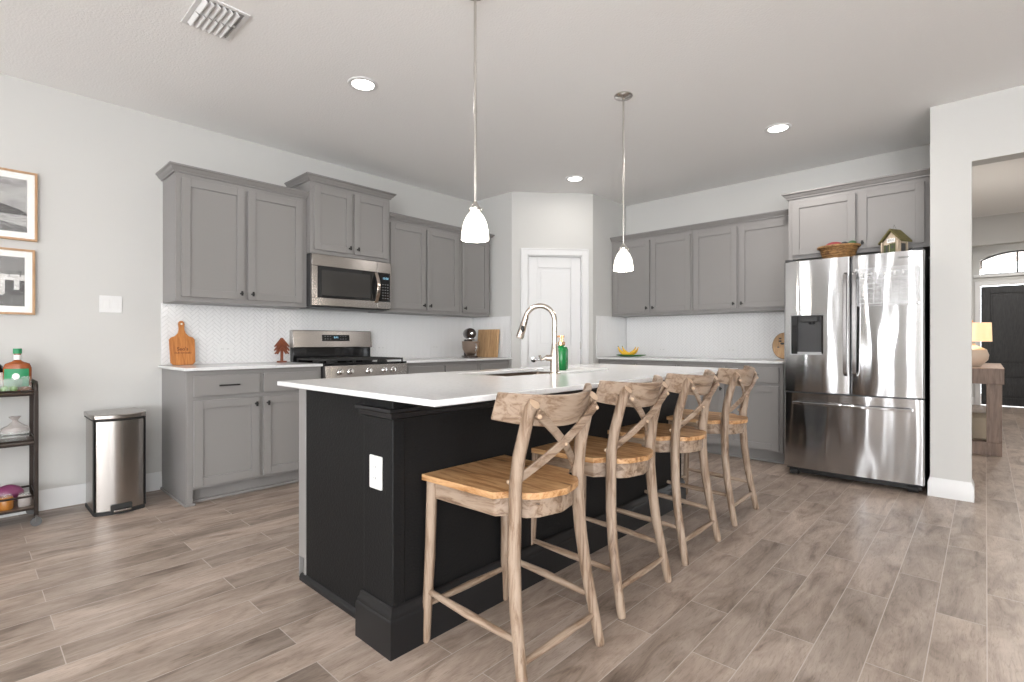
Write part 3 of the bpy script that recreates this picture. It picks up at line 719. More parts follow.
# handles: long vertical bars
for s, par, x in ((-1, dl, XM-0.030), (1, dR, XM+0.030)):
    m = MB(); z0, z1 = 0.83, 1.61
    pts = [(x, 0.012, z0), (x, -0.024, z0+0.02)] + [(x, -0.030-0.008*math.sin(PI*k/10), z0+0.05+(z1-z0-0.1)*k/10) for k in range(11)] + [(x, -0.024, z1-0.02), (x, 0.012, z1)]
    m.sweep(pts, [(-0.012, -0.007), (0.012, -0.007), (0.012, 0.007), (-0.012, 0.007)], up=(0, 1, 0), smooth=False)
    M.setdefault('steel_dark', steel('dark brushed steel', (0.32, 0.31, 0.31), 0.25, 0.5)); m.build('handle', 'steel_dark', par, bevel=0.003)
m = MB(); pts = [(0.085, 0.01, 0.600)] + [(0.085+0.745*k/12, -0.036-0.012*math.sin(PI*k/12), 0.600) for k in range(13)] + [(0.83, 0.01, 0.600)]
m.sweep(pts, [(-0.009, -0.010), (0.009, -0.010), (0.009, 0.010), (-0.009, 0.010)], smooth=False); m.build('handle', 'steel', dwr, bevel=0.003)
# dispenser
M['disp_grey'] = P('grey dispenser plastic', (0.34, 0.345, 0.355), 0.3)
m = MB()
m.box(0.055, 0.285, 0.060, 0.074, 0.985, 1.30); m.box(0.050, 0.056, 0.004, 0.074, 0.98, 1.305); m.box(0.284, 0.290, 0.004, 0.074, 0.98, 1.305)
m.box(0.056, 0.284, 0.004, 0.074, 1.297, 1.305); m.box(0.056, 0.284, 0.004, 0.074, 0.98, 0.988)
ds = m.build('dispenser', 'disp_grey', dl, bevel=0.001)
for xa, xb in ((0.057, 0.100), (0.270, 0.283)):
    m = MB(); m.box(xa, xb, 0.010, 0.058, 0.99, 1.295); m.build('dispenser_side', 'blackglass', ds)
m = MB(); m.box(0.125, 0.245, 0.006, 0.05, 1.245, 1.285); m.lathe([(0, 1.225), (0.018, 1.225), (0.022, 1.245)], (0.20, 0.03, 0)); m.build('spout', 'black', ds, bevel=0.003)
m = MB(); m.box(0.150, 0.235, 0.045, 0.06, 1.075, 1.225); m.build('paddle', 'black', ds, bevel=0.003)
m = MB(); m.box(0.102, 0.268, 0.008, 0.058, 0.988, 1.005); m.build('drip_tray', 'disp_grey', ds, bevel=0.002)
text('badge', 'SAMSUNG', 0.016, 'slot', dR, (FW-0.11, -0.001, FT-0.045), (PI/2, 0, 0.0), 0.0005)
for x in (0.04, FW-0.04):
    m = MB(); m.box(x-0.03, x+0.03, 0.01, 0.10, FT-0.004, FT+0.018)
    m.build('hinge_cover', 'dark_side', fr, bevel=0.004)
for x in (0.06, FW-0.07):
    m = MB(); m.tube([(x-0.03, 0.10, 0.028), (x+0.03, 0.10, 0.028)], 0.027, 16); m.build('roller_foot', 'rubber', fr)
m = MB(); m.box(0.02, FW-0.02, 0.10, 0.12, 0.02, 0.075); m.build('toe_grille', 'black', fr)
# acrylic calendar
cal = thing('acrylic_calendar', 'clear acrylic weekly calendar on the right fridge door', 'calendar', (3.246+0.685, 4.575-0.004, 1.50))
M['acrylic'] = glass('clear acrylic', (0.95, 0.97, 1), 0.10, 0.05); M['ink'] = P('white print', (0.85, 0.85, 0.85), 0.5)
m = MB(); m.box(-0.195, 0.195, -0.006, -0.003, -0.15, 0.135); m.build('panel', 'acrylic', cal)
for x in (-0.185, 0.185):
    for z in (-0.14, 0.125):
        m = MB(); m.lathe([(0, -0.010), (0.005, -0.010), (0.005, 0.012), (0, 0.012)], (x, 0, z), 12, axis='Y'); m.build('standoff', 'chrome', cal)
for i, c_ in enumerate('SMTWTFS'): text('weekday_letter', c_, 0.042, 'ink', cal, (-0.15+i*0.05, -0.0072, 0.082), (PI/2, 0, 0), 0.0004, 0.0006)
m = MB()
for i in range(8): m.box(-0.175+i*0.05-0.0006, -0.175+i*0.05+0.0006, -0.0072, -0.006, -0.13, 0.055)
for j in range(6): m.box(-0.175, 0.175, -0.0072, -0.006, -0.13+j*0.037-0.0006, -0.13+j*0.037+0.0006)
m.build('grid_print', 'ink', cal)

# ------------------------------------------------------------------ island
IX0, IX1, IY0, IY1 = 2.185, 2.955, 1.062, 3.30
isl = thing('kitchen_island', 'black kitchen island with grey cabinet side', 'island', (0, 0, 0))
m = MB(); m.box(IX0+0.02, IX1, IY0, IY1, 0.0, 0.45)
m.box(IX0+0.02, IX1, IY0, 1.72, 0.45, 0.893); m.box(IX0+0.02, IX1, 2.60, IY1, 0.45, 0.893)
m.box(IX0+0.02, 2.27, 1.72, 2.60, 0.45, 0.893); m.box(2.82, IX1, 1.72, 2.60, 0.45, 0.893)
m.build('island_wall', 'island', isl)
m = MB(); m.box(IX0-0.05, IX0+0.02, IY0-0.003, IY1, 0.10, 0.893); m.box(IX0, IX0+0.02, IY0-0.003, IY1, 0.0, 0.10); m.box(IX0-0.05, IX0-0.045, IY0-0.003, IY0+0.02, 0, 0.1); m.build('cabinet_side', 'cab', isl, bevel=0.002)
for i in range(5):
    y0 = IY0+0.03+i*0.44; m = MB(); x = IX0-0.05
    m.box(x-0.019, x, y0, y0+0.41, 0.12, 0.86); m.build('cabinet_door', 'cab', isl, bevel=0.002)
m = MB(); m.box(2.775, 2.962, 1.010, IY0, 0.0, 0.893); m.build('corner_post', 'island', isl, bevel=0.004)
mould = [(0, 0), (0.018, 0), (0.018, 0.120), (0.016, 0.128), (0.013, 0.131), (0.013, 0.142), (0.008, 0.150), (0.006, 0.165), (0, 0.170)]
# travel so the outside is on the right
baseboard('baseboard', [(2.770, IY0-0.001), (2.770, 1.008), (2.962, 1.008), (2.962, IY1), (2.30, IY1)], '', mat='blacktrim', prof=mould).parent = isl
baseboard('shoe_molding', [(IX0-0.02, IY0), (2.752, IY0)], '', mat='blacktrim', prof=[(0, 0), (0.014, 0), (0.014, 0.016), (0.009, 0.026), (0, 0.030)]).parent = isl
baseboard('cap_molding', [(2.770, IY0-0.001), (2.770, 1.008), (2.962, 1.008), (2.962, IY1), (2.30, IY1)], '', mat='blacktrim',
          prof=[(0, 0.815), (0.008, 0.820), (0.010, 0.836), (0.020, 0.842), (0.020, 0.853), (0, 0.853)]).parent = isl
ct = counter('countertop', 'large white quartz island countertop with overhang', 2.195, 3.285, 0.935, 3.42, hole=(2.34, 2.72, 1.84, 2.52), bev=0.003)
plate('wall_outlet', 'white outlet on the black corner post of the island', 'outlet', (2.863, 1.010, 0.619), 0, 0.076, 0.118, 'outlet')

# sink
sk = thing('undermount_sink', 'stainless undermount sink in the island', 'sink', (2.53, 2.18, 0.894))
m = MB(); hx, hy = 0.198, 0.348
rings = []
for (a, b, z, r_) in ((hx+0.02, hy+0.02, 0, 0.03), (hx, hy, 0, 0.03), (hx-0.004, hy-0.004, -0.18, 0.04), (hx-0.03, hy-0.03, -0.21, 0.03)):
    rings.append([m.bm.verts.new((x, y, z-0.001)) for x, y in rrect(-a, a, -b, b, r_)])
for A, B in zip(rings, rings[1:]):
    for j in range(len(A)):
        q_ = m.bm.faces.new([A[j], A[(j+1) % len(A)], B[(j+1) % len(A)], B[j]]); q_.smooth = True
m.bm.faces.new(rings[-1]); M['sinksteel'] = P('satin sink steel', (0.24, 0.185, 0.145), 0.4, 1.0)  # brown of the reflected wood is put into the steel colour
m.build('basin', 'sinksteel', sk)
m = MB(); m.lathe([(0.045, -0.208), (0.045, -0.204), (0.03, -0.204), (0.028, -0.212), (0, -0.212)], (0, 0, 0), 24); m.build('drain', 'chrome', sk)

# faucet
fc = thing('kitchen_faucet', 'tall gooseneck nickel faucet behind the island sink', 'faucet', (2.775, 2.15, 0.914))
m = MB(); m.lathe([(0, 0), (0.030, 0), (0.030, 0.006), (0.025, 0.010), (0.023, 0.10), (0.019, 0.13), (0.016, 0.16), (0, 0.16)], (0, 0, 0), 24); m.build('body', 'steel_smooth', fc)
m = MB(); R_ = 0.080; dirv = Vector((-0.86, -0.5, 0))
pts = [(0, 0, 0.12), (0, 0, 0.20), (0, 0, 0.285)]
for k in range(1, 15):
    a = PI*k/14*0.94; pts.append(tuple(dirv*(R_-R_*math.cos(a)) + Vector((0, 0, 0.285+R_*math.sin(a)))))
e = Vector(pts[-1]); tdir = (e-Vector(pts[-2])).normalized()
m.tube(pts, [0.0135]*len(pts), 16); m.build('spout', 'steel_smooth', fc)
m = MB(); m.tube([e-tdir*0.005, e+tdir*0.02, e+tdir*0.06, e+tdir*0.105, e+tdir*0.115], [0.0145, 0.016, 0.019, 0.021, 0.019], 18); sh_ = m.build('spray_head', 'steel_smooth', fc)
m = MB(); m.ball(tuple(e+tdir*0.06+Vector((0.012, -0.012, 0))), 0.010, sz=2); m.build('spray_button', 'black', sh_)
m = MB(); m.tube([(0, 0, 0.085), (-0.03, -0.035, 0.085)], [0.017, 0.017], 16); m.tube([(-0.03, -0.035, 0.088), (-0.045, -0.055, 0.075), (-0.05, -0.065, 0.10)], [0.008, 0.007, 0.006], 10)
m.build('lever', 'steel_smooth', fc)

# soap bottles on tray
tr_ = tag(MB().prism(rrect(2.60, 2.79, 2.26, 2.66, 0.02), 'Z', 0.9145, 0.925).build('marble_tray', 'plastic', bevel=0.002), 'white slab tray beside the island faucet', 'tray')
M['greenglass'] = P('green glass', (0.005, 0.22, 0.05), 0.08, 0, Transmission_Weight=0.25); M['gold'] = P('brushed gold', (0.75, 0.45, 0.25), 0.25, 1.0)
def bottle(label, loc, s=1.0, rz=0.0):
    t = thing('soap_bottle', label, 'soap bottle', loc, rz)
    m = MB(); m.lathe([(0, 0), (0.030*s, 0), (0.034*s, 0.006), (0.034*s, 0.115), (0.026*s, 0.132), (0.013*s, 0.138), (0.013*s, 0.148), (0, 0.148)], (0, 0, 0), 24); m.build('bottle_body', 'greenglass', t)
    m = MB(); m.lathe([(0.016*s, 0.142), (0.016*s, 0.160), (0.006, 0.162), (0.005, 0.185), (0.011, 0.186), (0.011, 0.197), (0, 0.198)], (0, 0, 0), 16)
    m.tube([(0, 0, 0.191), (-0.02, -0.012, 0.191), (-0.034, -0.02, 0.186)], [0.006, 0.005, 0.004], 8); m.build('pump', 'gold', t)
    return t
bottle('green glass soap pump bottle right beside the faucet', (2.705, 2.295, 0.925), 1.0)
bottle('green glass soap pump bottle at the back of the tray', (2.650, 2.385, 0.925), 0.95, 0.4)

# ------------------------------------------------------------------ stools (front towards -X)
def stool(label, x, y, rz):
    t = thing('counter_stool', label, 'stool', (x, y, 0), rz, 'whitewashed wooden counter stools at the island')
    out = [(-0.235, -0.217), (0.115, -0.203), (0.150, -0.146), (0.195, -0.138), (0.224, -0.108), (0.242, -0.062), (0.256, 0.0),
           (0.242, 0.062), (0.224, 0.108), (0.195, 0.138), (0.150, 0.146), (0.115, 0.203), (-0.235, 0.217)]
    m = MB(); n = 6
    for i in range(n):
        a = -0.218+0.436*i/n; b = a+0.436/n
        pr = clip(out, -1, 1, a+0.0005, b-0.0005)
        cl = []
        for p in pr:
            if not cl or (abs(p[0]-cl[-1][0])+abs(p[1]-cl[-1][1])) > 1e-4: cl.append(p)
        m.prism(cl, 'Z', 0.585, 0.606)
    m.build('seat', 'wood_seat', t, bevel=0.0025)
    m = MB()
    o_ = [(-0.214, -0.192), (0.10, -0.180), (0.140, -0.138), (0.188, -0.124), (0.214, -0.09), (0.236, 0.0), (0.214, 0.09), (0.188, 0.124), (0.140, 0.138), (0.10, 0.180), (-0.214, 0.192)]
    m.prism(o_, 'Z', 0.520, 0.5852); m.build('apron', 'wood_side', t, bevel=0.004)
    for s in (-1, 1):
        m = MB(); m.tube([(-0.226, s*0.208, 0), (-0.225, s*0.207, 0.010), (-0.212, s*0.198, 0.30), (-0.206, s*0.192, 0.584)], [0.014, 0.017, 0.019, 0.020], 16)
        m.build('leg', 'wood_leg', t)
        m = MB(); pr = [(0.250, 0), (0.247, 0.012), (0.226, 0.12), (0.200, 0.26), (0.184, 0.40), (0.177, 0.53), (0.180, 0.64), (0.193, 0.73), (0.212, 0.80), (0.228, 0.860), (0.236, 0.882), (0.252, 0.896)]
        rr_ = [(0.015, 0.015), (0.0175, 0.018), (0.0185, 0.0195), (0.0195, 0.021), (0.020, 0.0225), (0.020, 0.0235), (0.020, 0.0235), (0.020, 0.0225), (0.0195, 0.0215), (0.0195, 0.021), (0.0195, 0.0205), (0.0195, 0.0195)]
        m.tube([(a, s*(0.168+0.038*max(0, 1-b/0.5)**0.8-0.030*max(0, b-0.62)), b) for a, b in pr], rr_, 18)
        m.bm.faces.ensure_lookup_table(); m.bm.faces[-1].material_index = 1
        m.build('rear_leg', ['wood_leg', 'wood_bolt'], t)
        m = MB(); m.tube([(-0.215, s*0.202, 0.185), (0.0, s*0.204, 0.178), (0.212, s*0.196, 0.170)], [0.010, 0.0145, 0.010], 12); m.build('stretcher', 'wood_side', t)
    m = MB(); m.tube([(-0.222, -0.203, 0.135), (-0.222, 0, 0.135), (-0.222, 0.203, 0.135)], [0.010, 0.0135, 0.010], 12); m.build('stretcher', 'wood_cross', t)
    m = MB(); m.tube([(0.228, -0.197, 0.105), (0.228, 0, 0.105), (0.228, 0.197, 0.105)], [0.010, 0.0145, 0.010], 12); m.build('footrest', 'wood_cross', t)
    m = MB(); nn = 28; rows = 6; grid = []; HW, KK, XC = 0.240, 1.9, 0.268
    for side in (0, 1):
        G = []
        for i in range(nn+1):
            v = -1+2*i/nn; y = v*HW; xc = XC-KK*y*y; th = 0.0105
            zt = 0.916+0.016*v*v; zb = 0.812+0.034*abs(v)**2.2
            nx_, ny_ = 1.0, 2*KK*y; ln = math.hypot(nx_, ny_); nx_ /= ln; ny_ /= ln
            off = th if side else -th
            G.append([m.bm.verts.new((xc+nx_*off+0.030*(k/rows)-0.016, y+ny_*off, zb+(zt-zb)*k/rows)) for k in range(rows+1)])
        grid.append(G)
    for G in grid:
        for i in range(nn):
            for k in range(rows): m.bm.faces.new([G[i][k], G[i+1][k], G[i+1][k+1], G[i][k+1]]).smooth = True
    A, B = grid
    for i in range(nn):
        m.bm.faces.new([A[i][0], A[i+1][0], B[i+1][0], B[i][0]]); m.bm.faces.new([A[i][-1], A[i+1][-1], B[i+1][-1], B[i][-1]])
    for i in (0, nn):
        for k in range(rows): m.bm.faces.new([A[i][k], A[i][k+1], B[i][k+1], B[i][k]])
    m.build('crest_rail', 'wood_cross', t, bevel=0.004)
    for s in (-1, 1):
        pts = []
        for k in range(17):
            u = k/16; y = s*(-0.172+0.326*u); z = 0.636+0.232*u
            pts.append((0.158+0.100*u + 0.026*math.sin(PI*u) + (0.010 if s > 0 else 0.0), y, z))
        m = MB(); m.sweep(pts, [(-0.015, -0.0045), (0.015, -0.0045), (0.015, 0.0045), (-0.015, 0.0045)], up=(1, 0, 0), smooth=False); m.build('cross_brace', 'wood_cross', t, bevel=0.002)
        for bx_, bz_ in ((0.266, 0.856), (0.150, 0.640)):
            m = MB(); m.ball((bx_ + (0.004 if s > 0 else 0), s*(0.152 if bz_ > .7 else -0.170), bz_), 0.008, seg=10); m.build('bolt', 'wood_bolt', t)
    m = MB(); m.ball((0.253, 0, 0.749), 0.006, seg=10); m.build('bolt', 'wood_bolt', t)
    return t
s0 = stool('whitewashed wooden counter stool nearest the viewer, under the front island corner', 3.198, 1.350, 0.0)
dup(s0, (3.160, 1.968, 0), 0.01, 'whitewashed wooden counter stool second from the viewer along the island')
dup(s0, (3.141, 2.600, 0), 0.0, 'whitewashed wooden counter stool third from the viewer along the island')
dup(s0, (3.122, 3.302, 0), 0.02, 'whitewashed wooden counter stool farthest from the viewer, nearest the back cabinets')

# ------------------------------------------------------------------ pendants, downlights, vent
def pendant(label, x, y):
    t = thing('pendant_light', label, 'pendant light', (x, y, 1.566), 0, 'pendant lights over the island')
    M.setdefault('nickel', P('satin nickel', (0.62, 0.60, 0.57), 0.25, 1.0))
    prof = [(0.065, 0.0), (0.066, 0.010), (0.063, 0.042), (0.055, 0.080), (0.041, 0.110), (0.028, 0.128), (0.018, 0.137)]
    m = MB(); m.lathe(prof + [(r_-0.004, z) for r_, z in prof[::-1]], (0, 0, 0), 36); m.build('glass_shade', 'shade', t)
    m = MB(); m.lathe([(0.020, 0.134), (0.030, 0.138), (0.031, 0.148), (0.022, 0.160), (0.014, 0.166), (0.010, 0.180), (0, 0.181)], (0, 0, 0), 24)
    for k in range(3):
        a = 2*PI*k/3+0.5; m.ball((0.033*math.cos(a), 0.033*math.sin(a), 0.143), 0.006, seg=8)
    m.build('socket_cap', 'nickel', t)
    m = MB(); m.tube([(0, 0, 0.17), (0, 0, 1.175)], 0.0065, 10); m.tube([(0, 0, 0.60), (0, 0, 0.63)], 0.008, 10); m.build('rod', 'nickel', t)
    m = MB(); m.lathe([(0, 1.150), (0.010, 1.150), (0.014, 1.156), (0.055, 1.164), (0.062, 1.170), (0.062, 1.1765), (0, 1.1765)], (0, 0, 0), 32); m.build('canopy', 'nickel', t)
    m = MB(); m.ball((0, 0, 0.07), 0.024, seg=20); m.build('bulb', 'shade', t)
    d = bpy.data.lights.new('pendant_bulb', 'POINT'); d.energy = 6; d.color = (1, 0.90, 0.80); d.shadow_soft_size = 0.05
    o = bpy.data.objects.new('pendant_bulb', d); COL.objects.link(o); o.parent = t; o.location = (0, 0, 0.0)
    return t
pendant('lit glass bell pendant nearer the viewer, above the front of the island', 2.692, 1.650)
pendant('lit glass bell pendant farther away, above the back of the island', 2.672, 3.03)
def downlight(label, x, y, power=4):
    t = thing('recessed_light', label, 'ceiling light', (x, y, CZ), 0, 'recessed ceiling lights')
    m = MB(); m.lathe([(0.068, -0.004), (0.072, -0.008), (0.092, -0.006), (0.095, -0.001), (0.095, 0.0), (0.068, 0.0)], (0, 0, 0), 36); m.build('trim_ring', 'white', t)
    m = MB(); m.lathe([(0, -0.003), (0.068, -0.004)], (0, 0, 0), 36); m.build('lens', 'lens', t, recalc=False)
    d = bpy.data.lights.new('downlight_lamp', 'AREA'); d.shape = 'DISK'; d.size = 0.13; d.energy = power; d.color = (1, 0.95, 0.90)
    o = bpy.data.objects.new('downlight_lamp', d); COL.objects.link(o); o.parent = t; o.location = (0, 0, -0.012)
downlight('lit recessed ceiling light above the left cabinets', 1.525, 1.756)
downlight('lit recessed ceiling light in front of the pantry', 1.407, 4.231, 3)
downlight('lit recessed ceiling light in front of the fridge', 3.28, 4.303, 13)
for x, y in ((1.5, -1.2), (3.6, -1.2), (6.2, -1.2), (6.2, 1.6)): downlight('added unseen fill downlight behind or right of the viewer', x, y, 8)  # extra downlights put in out of view to brighten the room
downlight('added unseen fill downlight in the hallway', 4.95, 7.0, 30)  # added out of frame to brighten the hallway
downlight('added unseen fill downlight near the front door', 4.95, 10.6, 22)  # another added lamp out of view, lifts the entry end

vt = thing('ceiling_vent', 'white square louvred ceiling vent', 'vent', (1.57, 0.885, CZ))
m = MB(); vx, vy, e_ = 0.158, 0.115, 0.022
m.box(-vx, vx, -vy, -vy+e_, -0.007, 0); m.box(-vx, vx, vy-e_, vy, -0.007, 0); m.box(-vx, -vx+e_, -vy+e_, vy-e_, -0.007, 0); m.box(vx-e_, vx, -vy+e_, vy-e_, -0.007, 0); m.box(-0.006, 0.006, -vy+e_, vy-e_, -0.009, 0)
m.build('vent_frame', 'white', vt, bevel=0.002)
m = MB(); m.box(-vx+e_, vx-e_, -vy+e_, vy-e_, -0.0012, 0); m.build('duct_opening', 'disp_grey', vt)
for i in range(6):
    for s in (-1, 1):
        m = MB(); y = -vy+e_+0.012+i*0.0285; xa, xb = (0.008, vx-e_-0.003) if s > 0 else (-vx+e_+0.003, -0.008)
        m.prism([(y-0.013, -0.004), (y+0.004, -0.020), (y+0.009, -0.020), (y-0.004, -0.004)], 'X', xa, xb); m.build('louvre', 'white', vt)

# ------------------------------------------------------------------ pictures on the left wall
def picture(label, y0, y1, z0, z1, kind):
    t = thing('framed_photo', label, 'picture', (0, y0, z0), R90)
    w_, h_ = y1-y0, z1-z0; f_ = 0.013
    m = MB(); m.box(0, w_, -0.026, -0.002, 0, f_); m.box(0, w_, -0.026, -0.002, h_-f_, h_); m.box(0, f_, -0.026, -0.002, f_, h_-f_); m.box(w_-f_, w_, -0.026, -0.002, f_, h_-f_); m.build('frame', 'frame_oak', t, bevel=0.0015)
    M.setdefault('mat', P('white mat board', (0.86, 0.85, 0.83), 0.7))
    m = MB(); m.box(f_, w_-f_, -0.016, -0.004, f_, h_-f_); m.build('mat_board', 'mat', t)
    a, b, c_, d_ = 0.048, w_-0.048, 0.052, h_-0.052
    def g_(nm, v, sc=12, lo=0.75, axis_s=(1, 1, 3)):
        mm = P(nm, (v, v, v), 0.6); tc = N(mm, 'ShaderNodeTexCoord'); mp_ = N(mm, 'ShaderNodeMapping'); mp_.inputs['Scale'].default_value = axis_s
        nn_ = N(mm, 'ShaderNodeTexNoise'); nn_.inputs['Scale'].default_value = sc; nn_.inputs['Detail'].default_value = 5
        Lk(mm, tc.outputs['Object'], mp_.inputs['Vector']); Lk(mm, mp_.outputs[0], nn_.inputs['Vector'])
        rr = ramp(mm, nn_.outputs[0], [(0.3, (v*lo, v*lo*0.97, v*lo*0.95)), (0.7, (v*1.25, v*1.23, v*1.2))]); Lk(mm, rr.outputs[0], bsdf(mm).inputs['Base Color']); return mm
    if kind == 'sea':
        mats = [g_('cloudy print sky', 0.36, 7, 0.55), g_('dark print hill', 0.035), g_('print surf', 0.45, 30, 0.3, (1, 1, 6)), g_('dark print shore', 0.13, 30, 0.4)]
        m = MB(); m.box(a, b, -0.0165, -0.016, c_, d_, 0)
        zz = lambda k: c_+(d_-c_)*k
        m.prism([(a, zz(.32)), (b, zz(.32)), (b, zz(.36)), (b-0.03, zz(.42)), (b-0.09, zz(.48)), (b-0.14, zz(.52)), (a+0.03, zz(.47)), (a, zz(.44))], 'Y', -0.0170, -0.0165, 1)
        m.box(a, b, -0.0170, -0.0165, zz(.14), zz(.32), 2); m.prism([(a, zz(0)), (b, zz(0)), (b, zz(.10)), (a+.12, zz(.2)), (a, zz(.22))], 'Y', -0.0174, -0.0170, 3)
        m.build('print', mats, t)
    else:
        mats = [g_('print evening sky', 0.16, 3, 0.8), g_('white print building', 0.6, 20, 0.7), g_('dark print opening', 0.03), g_('grey print ground', 0.09, 15)]
        m = MB(); m.box(a, b, -0.0165, -0.016, c_, d_, 0); zz = lambda k: c_+(d_-c_)*k
        m.box(a, b, -0.0168, -0.0165, c_, zz(.32), 3); m.box(a, b, -0.0170, -0.0165, zz(.52), zz(.64), 1); m.box(a, b, -0.0169, -0.0165, zz(.28), zz(.52), 2)
        for i in range(4): m.box(a+0.02+i*0.065, a+0.045+i*0.065, -0.0172, -0.0168, zz(.28), zz(.52), 1)
        for i in range(3): m.prism(rrect(a+0.03+i*0.085, a+0.09+i*0.085, zz(.22), zz(.33), 0.012), 'Y', -0.0174, -0.0170, 1 if i % 2 else 2)
        for px_ in (b-0.02, b-0.07):
            m.box(px_-0.002, px_+0.002, -0.0174, -0.0170, zz(.6), zz(.7), 2)
            for k in range(5):
                an = PI*k/4; m.prism([(px_, zz(.70)-0.003), (px_+0.022*math.cos(an), zz(.69)+0.010*math.sin(an)), (px_, zz(.70)+0.004)], 'Y', -0.0174, -0.0170, 2)
        m.build('print', mats, t)
    M.setdefault('pic_glass', glass('picture glass', (1, 1, 1), 0.05, 0.04))
    m = MB(); m.box(f_, w_-f_, -0.0205, -0.0195, f_, h_-f_); m.build('glass', 'pic_glass', t)
picture('oak framed black and white seascape with dark hill, upper picture', -0.03, 0.331, 1.723, 2.158, 'sea')
picture('oak framed black and white photo of a white building, lower picture', -0.04, 0.320, 1.257, 1.668, 'town')

# ------------------------------------------------------------------ trash can
tc_ = thing('trash_can', 'stainless steel rectangular step trash can by the wall', 'trash can', (0.10, 0.69, 0), R90)
def dshape(w, d, bow, r=0.02, grow=0.0):
    pts = [(-w/2-grow, grow), (-w/2-grow, -d+r)]
    for k in range(13):
        u = -1+2*k/12; pts.append((u*(w/2-r*0.4+grow), -d-bow*(1-u*u)-grow))
    pts += [(w/2+grow, -d+r), (w/2+grow, grow)]
    return pts
m = MB(); m.prism(dshape(0.262, 0.315, 0.030), 'Z', 0.022, 0.590); m.build('body', 'steel_warm', tc_, bevel=0.004)
m = MB(); m.prism(dshape(0.262, 0.315, 0.030, grow=0.003), 'Z', 0.0, 0.022); m.build('base', 'rubber', tc_)
m = MB(); m.box(-0.1345, -0.1305, -0.315, -0.285, 0.022, 0.59); m.box(0.1305, 0.1345, -0.315, -0.285, 0.022, 0.59); m.build('corner_trim', 'rubber', tc_)
m = MB(); m.prism(dshape(0.262, 0.315, 0.030, grow=0.008), 'Z', 0.590, 0.600, 1); m.prism(dshape(0.262, 0.315, 0.030, grow=0.010), 'Z', 0.600, 0.628, 0); m.build('lid', ['steel_warm', 'rubber'], tc_, bevel=0.005)
m = MB(); m.box(-0.055, 0.055, -0.355, -0.335, 0.014, 0.062); pd_ = m.build('pedal_recess', 'rubber', tc_, bevel=0.003)
m = MB(); m.box(-0.045, 0.045, -0.385, -0.345, 0.022, 0.034); m.build('pedal', 'steel_warm', tc_, bevel=0.003)

# ------------------------------------------------------------------ bar cart
bc = thing('bar_cart', 'dark metal three tier bar cart at the left edge', 'bar cart', (0.055, -0.45, 0))
M['bronze'] = P('dark bronze metal', (0.035, 0.026, 0.022), 0.4, 0.6)
BW, BD = 0.75, 0.30    # along world y (0..BW), x 0..BD
for (x, y) in ((0, 0), (BD, 0), (0, BW), (BD, BW)):
    m = MB(); m.box(x-0.010, x+0.010, y-0.010, y+0.010, 0.062, 0.80); pq = m.build('post', 'bronze', bc, bevel=0.003)
    m = MB(); m.tube([(x-0.011, y, 0.027), (x+0.011, y, 0.027)], 0.026, 18); m.box(x-0.016, x+0.016, y-0.004, y+0.004, 0.027, 0.065)
    M.setdefault('caster', P('grey caster', (0.10, 0.10, 0.10), 0.4)); m.build('caster', 'caster', bc)
for y in (0, BW):
    m = MB(); m.tube([(0, y, 0.80), (0, y, 0.825), (0.02, y, 0.845), (BD-0.02, y, 0.845), (BD, y, 0.825), (BD, y, 0.80)], 0.010, 10); m.build('push_handle', 'bronze', bc)
M['cartwood'] = wood('cart shelf wood', [(0.3, (0.05, 0.03, 0.022)), (0.6, (0.12, 0.08, 0.06))], 'Y', 5, 8, 0.4)
for z, nm in ((0.775, 'shelf'), (0.485, 'shelf'), (0.105, 'shelf')):
    m = MB(); m.box(0.0, BD, 0.0, BW, z-0.006, z+0.008); sf = m.build(nm, 'cartwood', bc, bevel=0.002)
    m = MB()
    zr = z+0.075 if z < 0.2 else z+0.022
    for zz_ in (z, zr):
        m.tube([(0, 0, zz_), (BD, 0, zz_), (BD, BW, zz_), (0, BW, zz_)], 0.006, 8, closed=True)
    m.build('rail', 'bronze', sf)
M['amber'] = P('amber whiskey glass', (0.28, 0.07, 0.015), 0.06); M['greenlabel'] = P('green paper label', (0.02, 0.25, 0.10), 0.5)
M['clear'] = glass('clear glass', (0.75, 0.80, 0.78), 0.16, 0.03); M['lime'] = P('lime skin', (0.14, 0.32, 0.05), 0.4)
def on_cart(x, y, z): return (0.055+x, -0.45+y, z)
wb = thing('whiskey_bottle', 'squat amber bottle with green label on the cart', 'bottle', on_cart(0.13, 0.680, 0.783), -0.25)
wb.scale = (1, 1, 1.13)
m = MB()
prof = [(0.062, 0), (0.064, 0.01), (0.064, 0.13), (0.055, 0.152), (0.026, 0.163), (0.016, 0.170), (0.0155, 0.205), (0, 0.205)]
m.lathe(prof, (0, 0, 0), 28, sy=1.0, sx=0.55); m.build('bottle_glass', 'amber', wb)
m = MB(); m.lathe([(0.020, 0.205), (0.020, 0.232), (0, 0.232)], (0, 0, 0), 20); m.build('cap', 'greenlabel', wb)
m = MB(); m.lathe([(0.0165, 0.172), (0.0165, 0.198)], (0, 0, 0), 20); m.build('neck_label', 'mat', wb, recalc=False)
m = MB()
rr_ = 0.0645
A_ = [( 0.55*rr_*math.cos(a), rr_*math.sin(a)) for a in [(-1.0+2.0*k/12) for k in range(13)]]
va = [m.bm.verts.new((x*1.03, y*1.01, 0.030)) for x, y in A_]; vb = [m.bm.verts.new((x*1.03, y*1.01, 0.125)) for x, y in A_]
for i in range(12): m.bm.faces.new([va[i], va[i+1], vb[i+1], vb[i]]).smooth = True
lb = m.build('label', 'greenlabel', wb, recalc=False)
m = MB(); m.lathe([(0, 0.0372), (0.017, 0.0372), (0.017, 0.0362)], (0, 0, 0.085), 18, axis='X'); m.build('label_emblem', 'mat', lb)
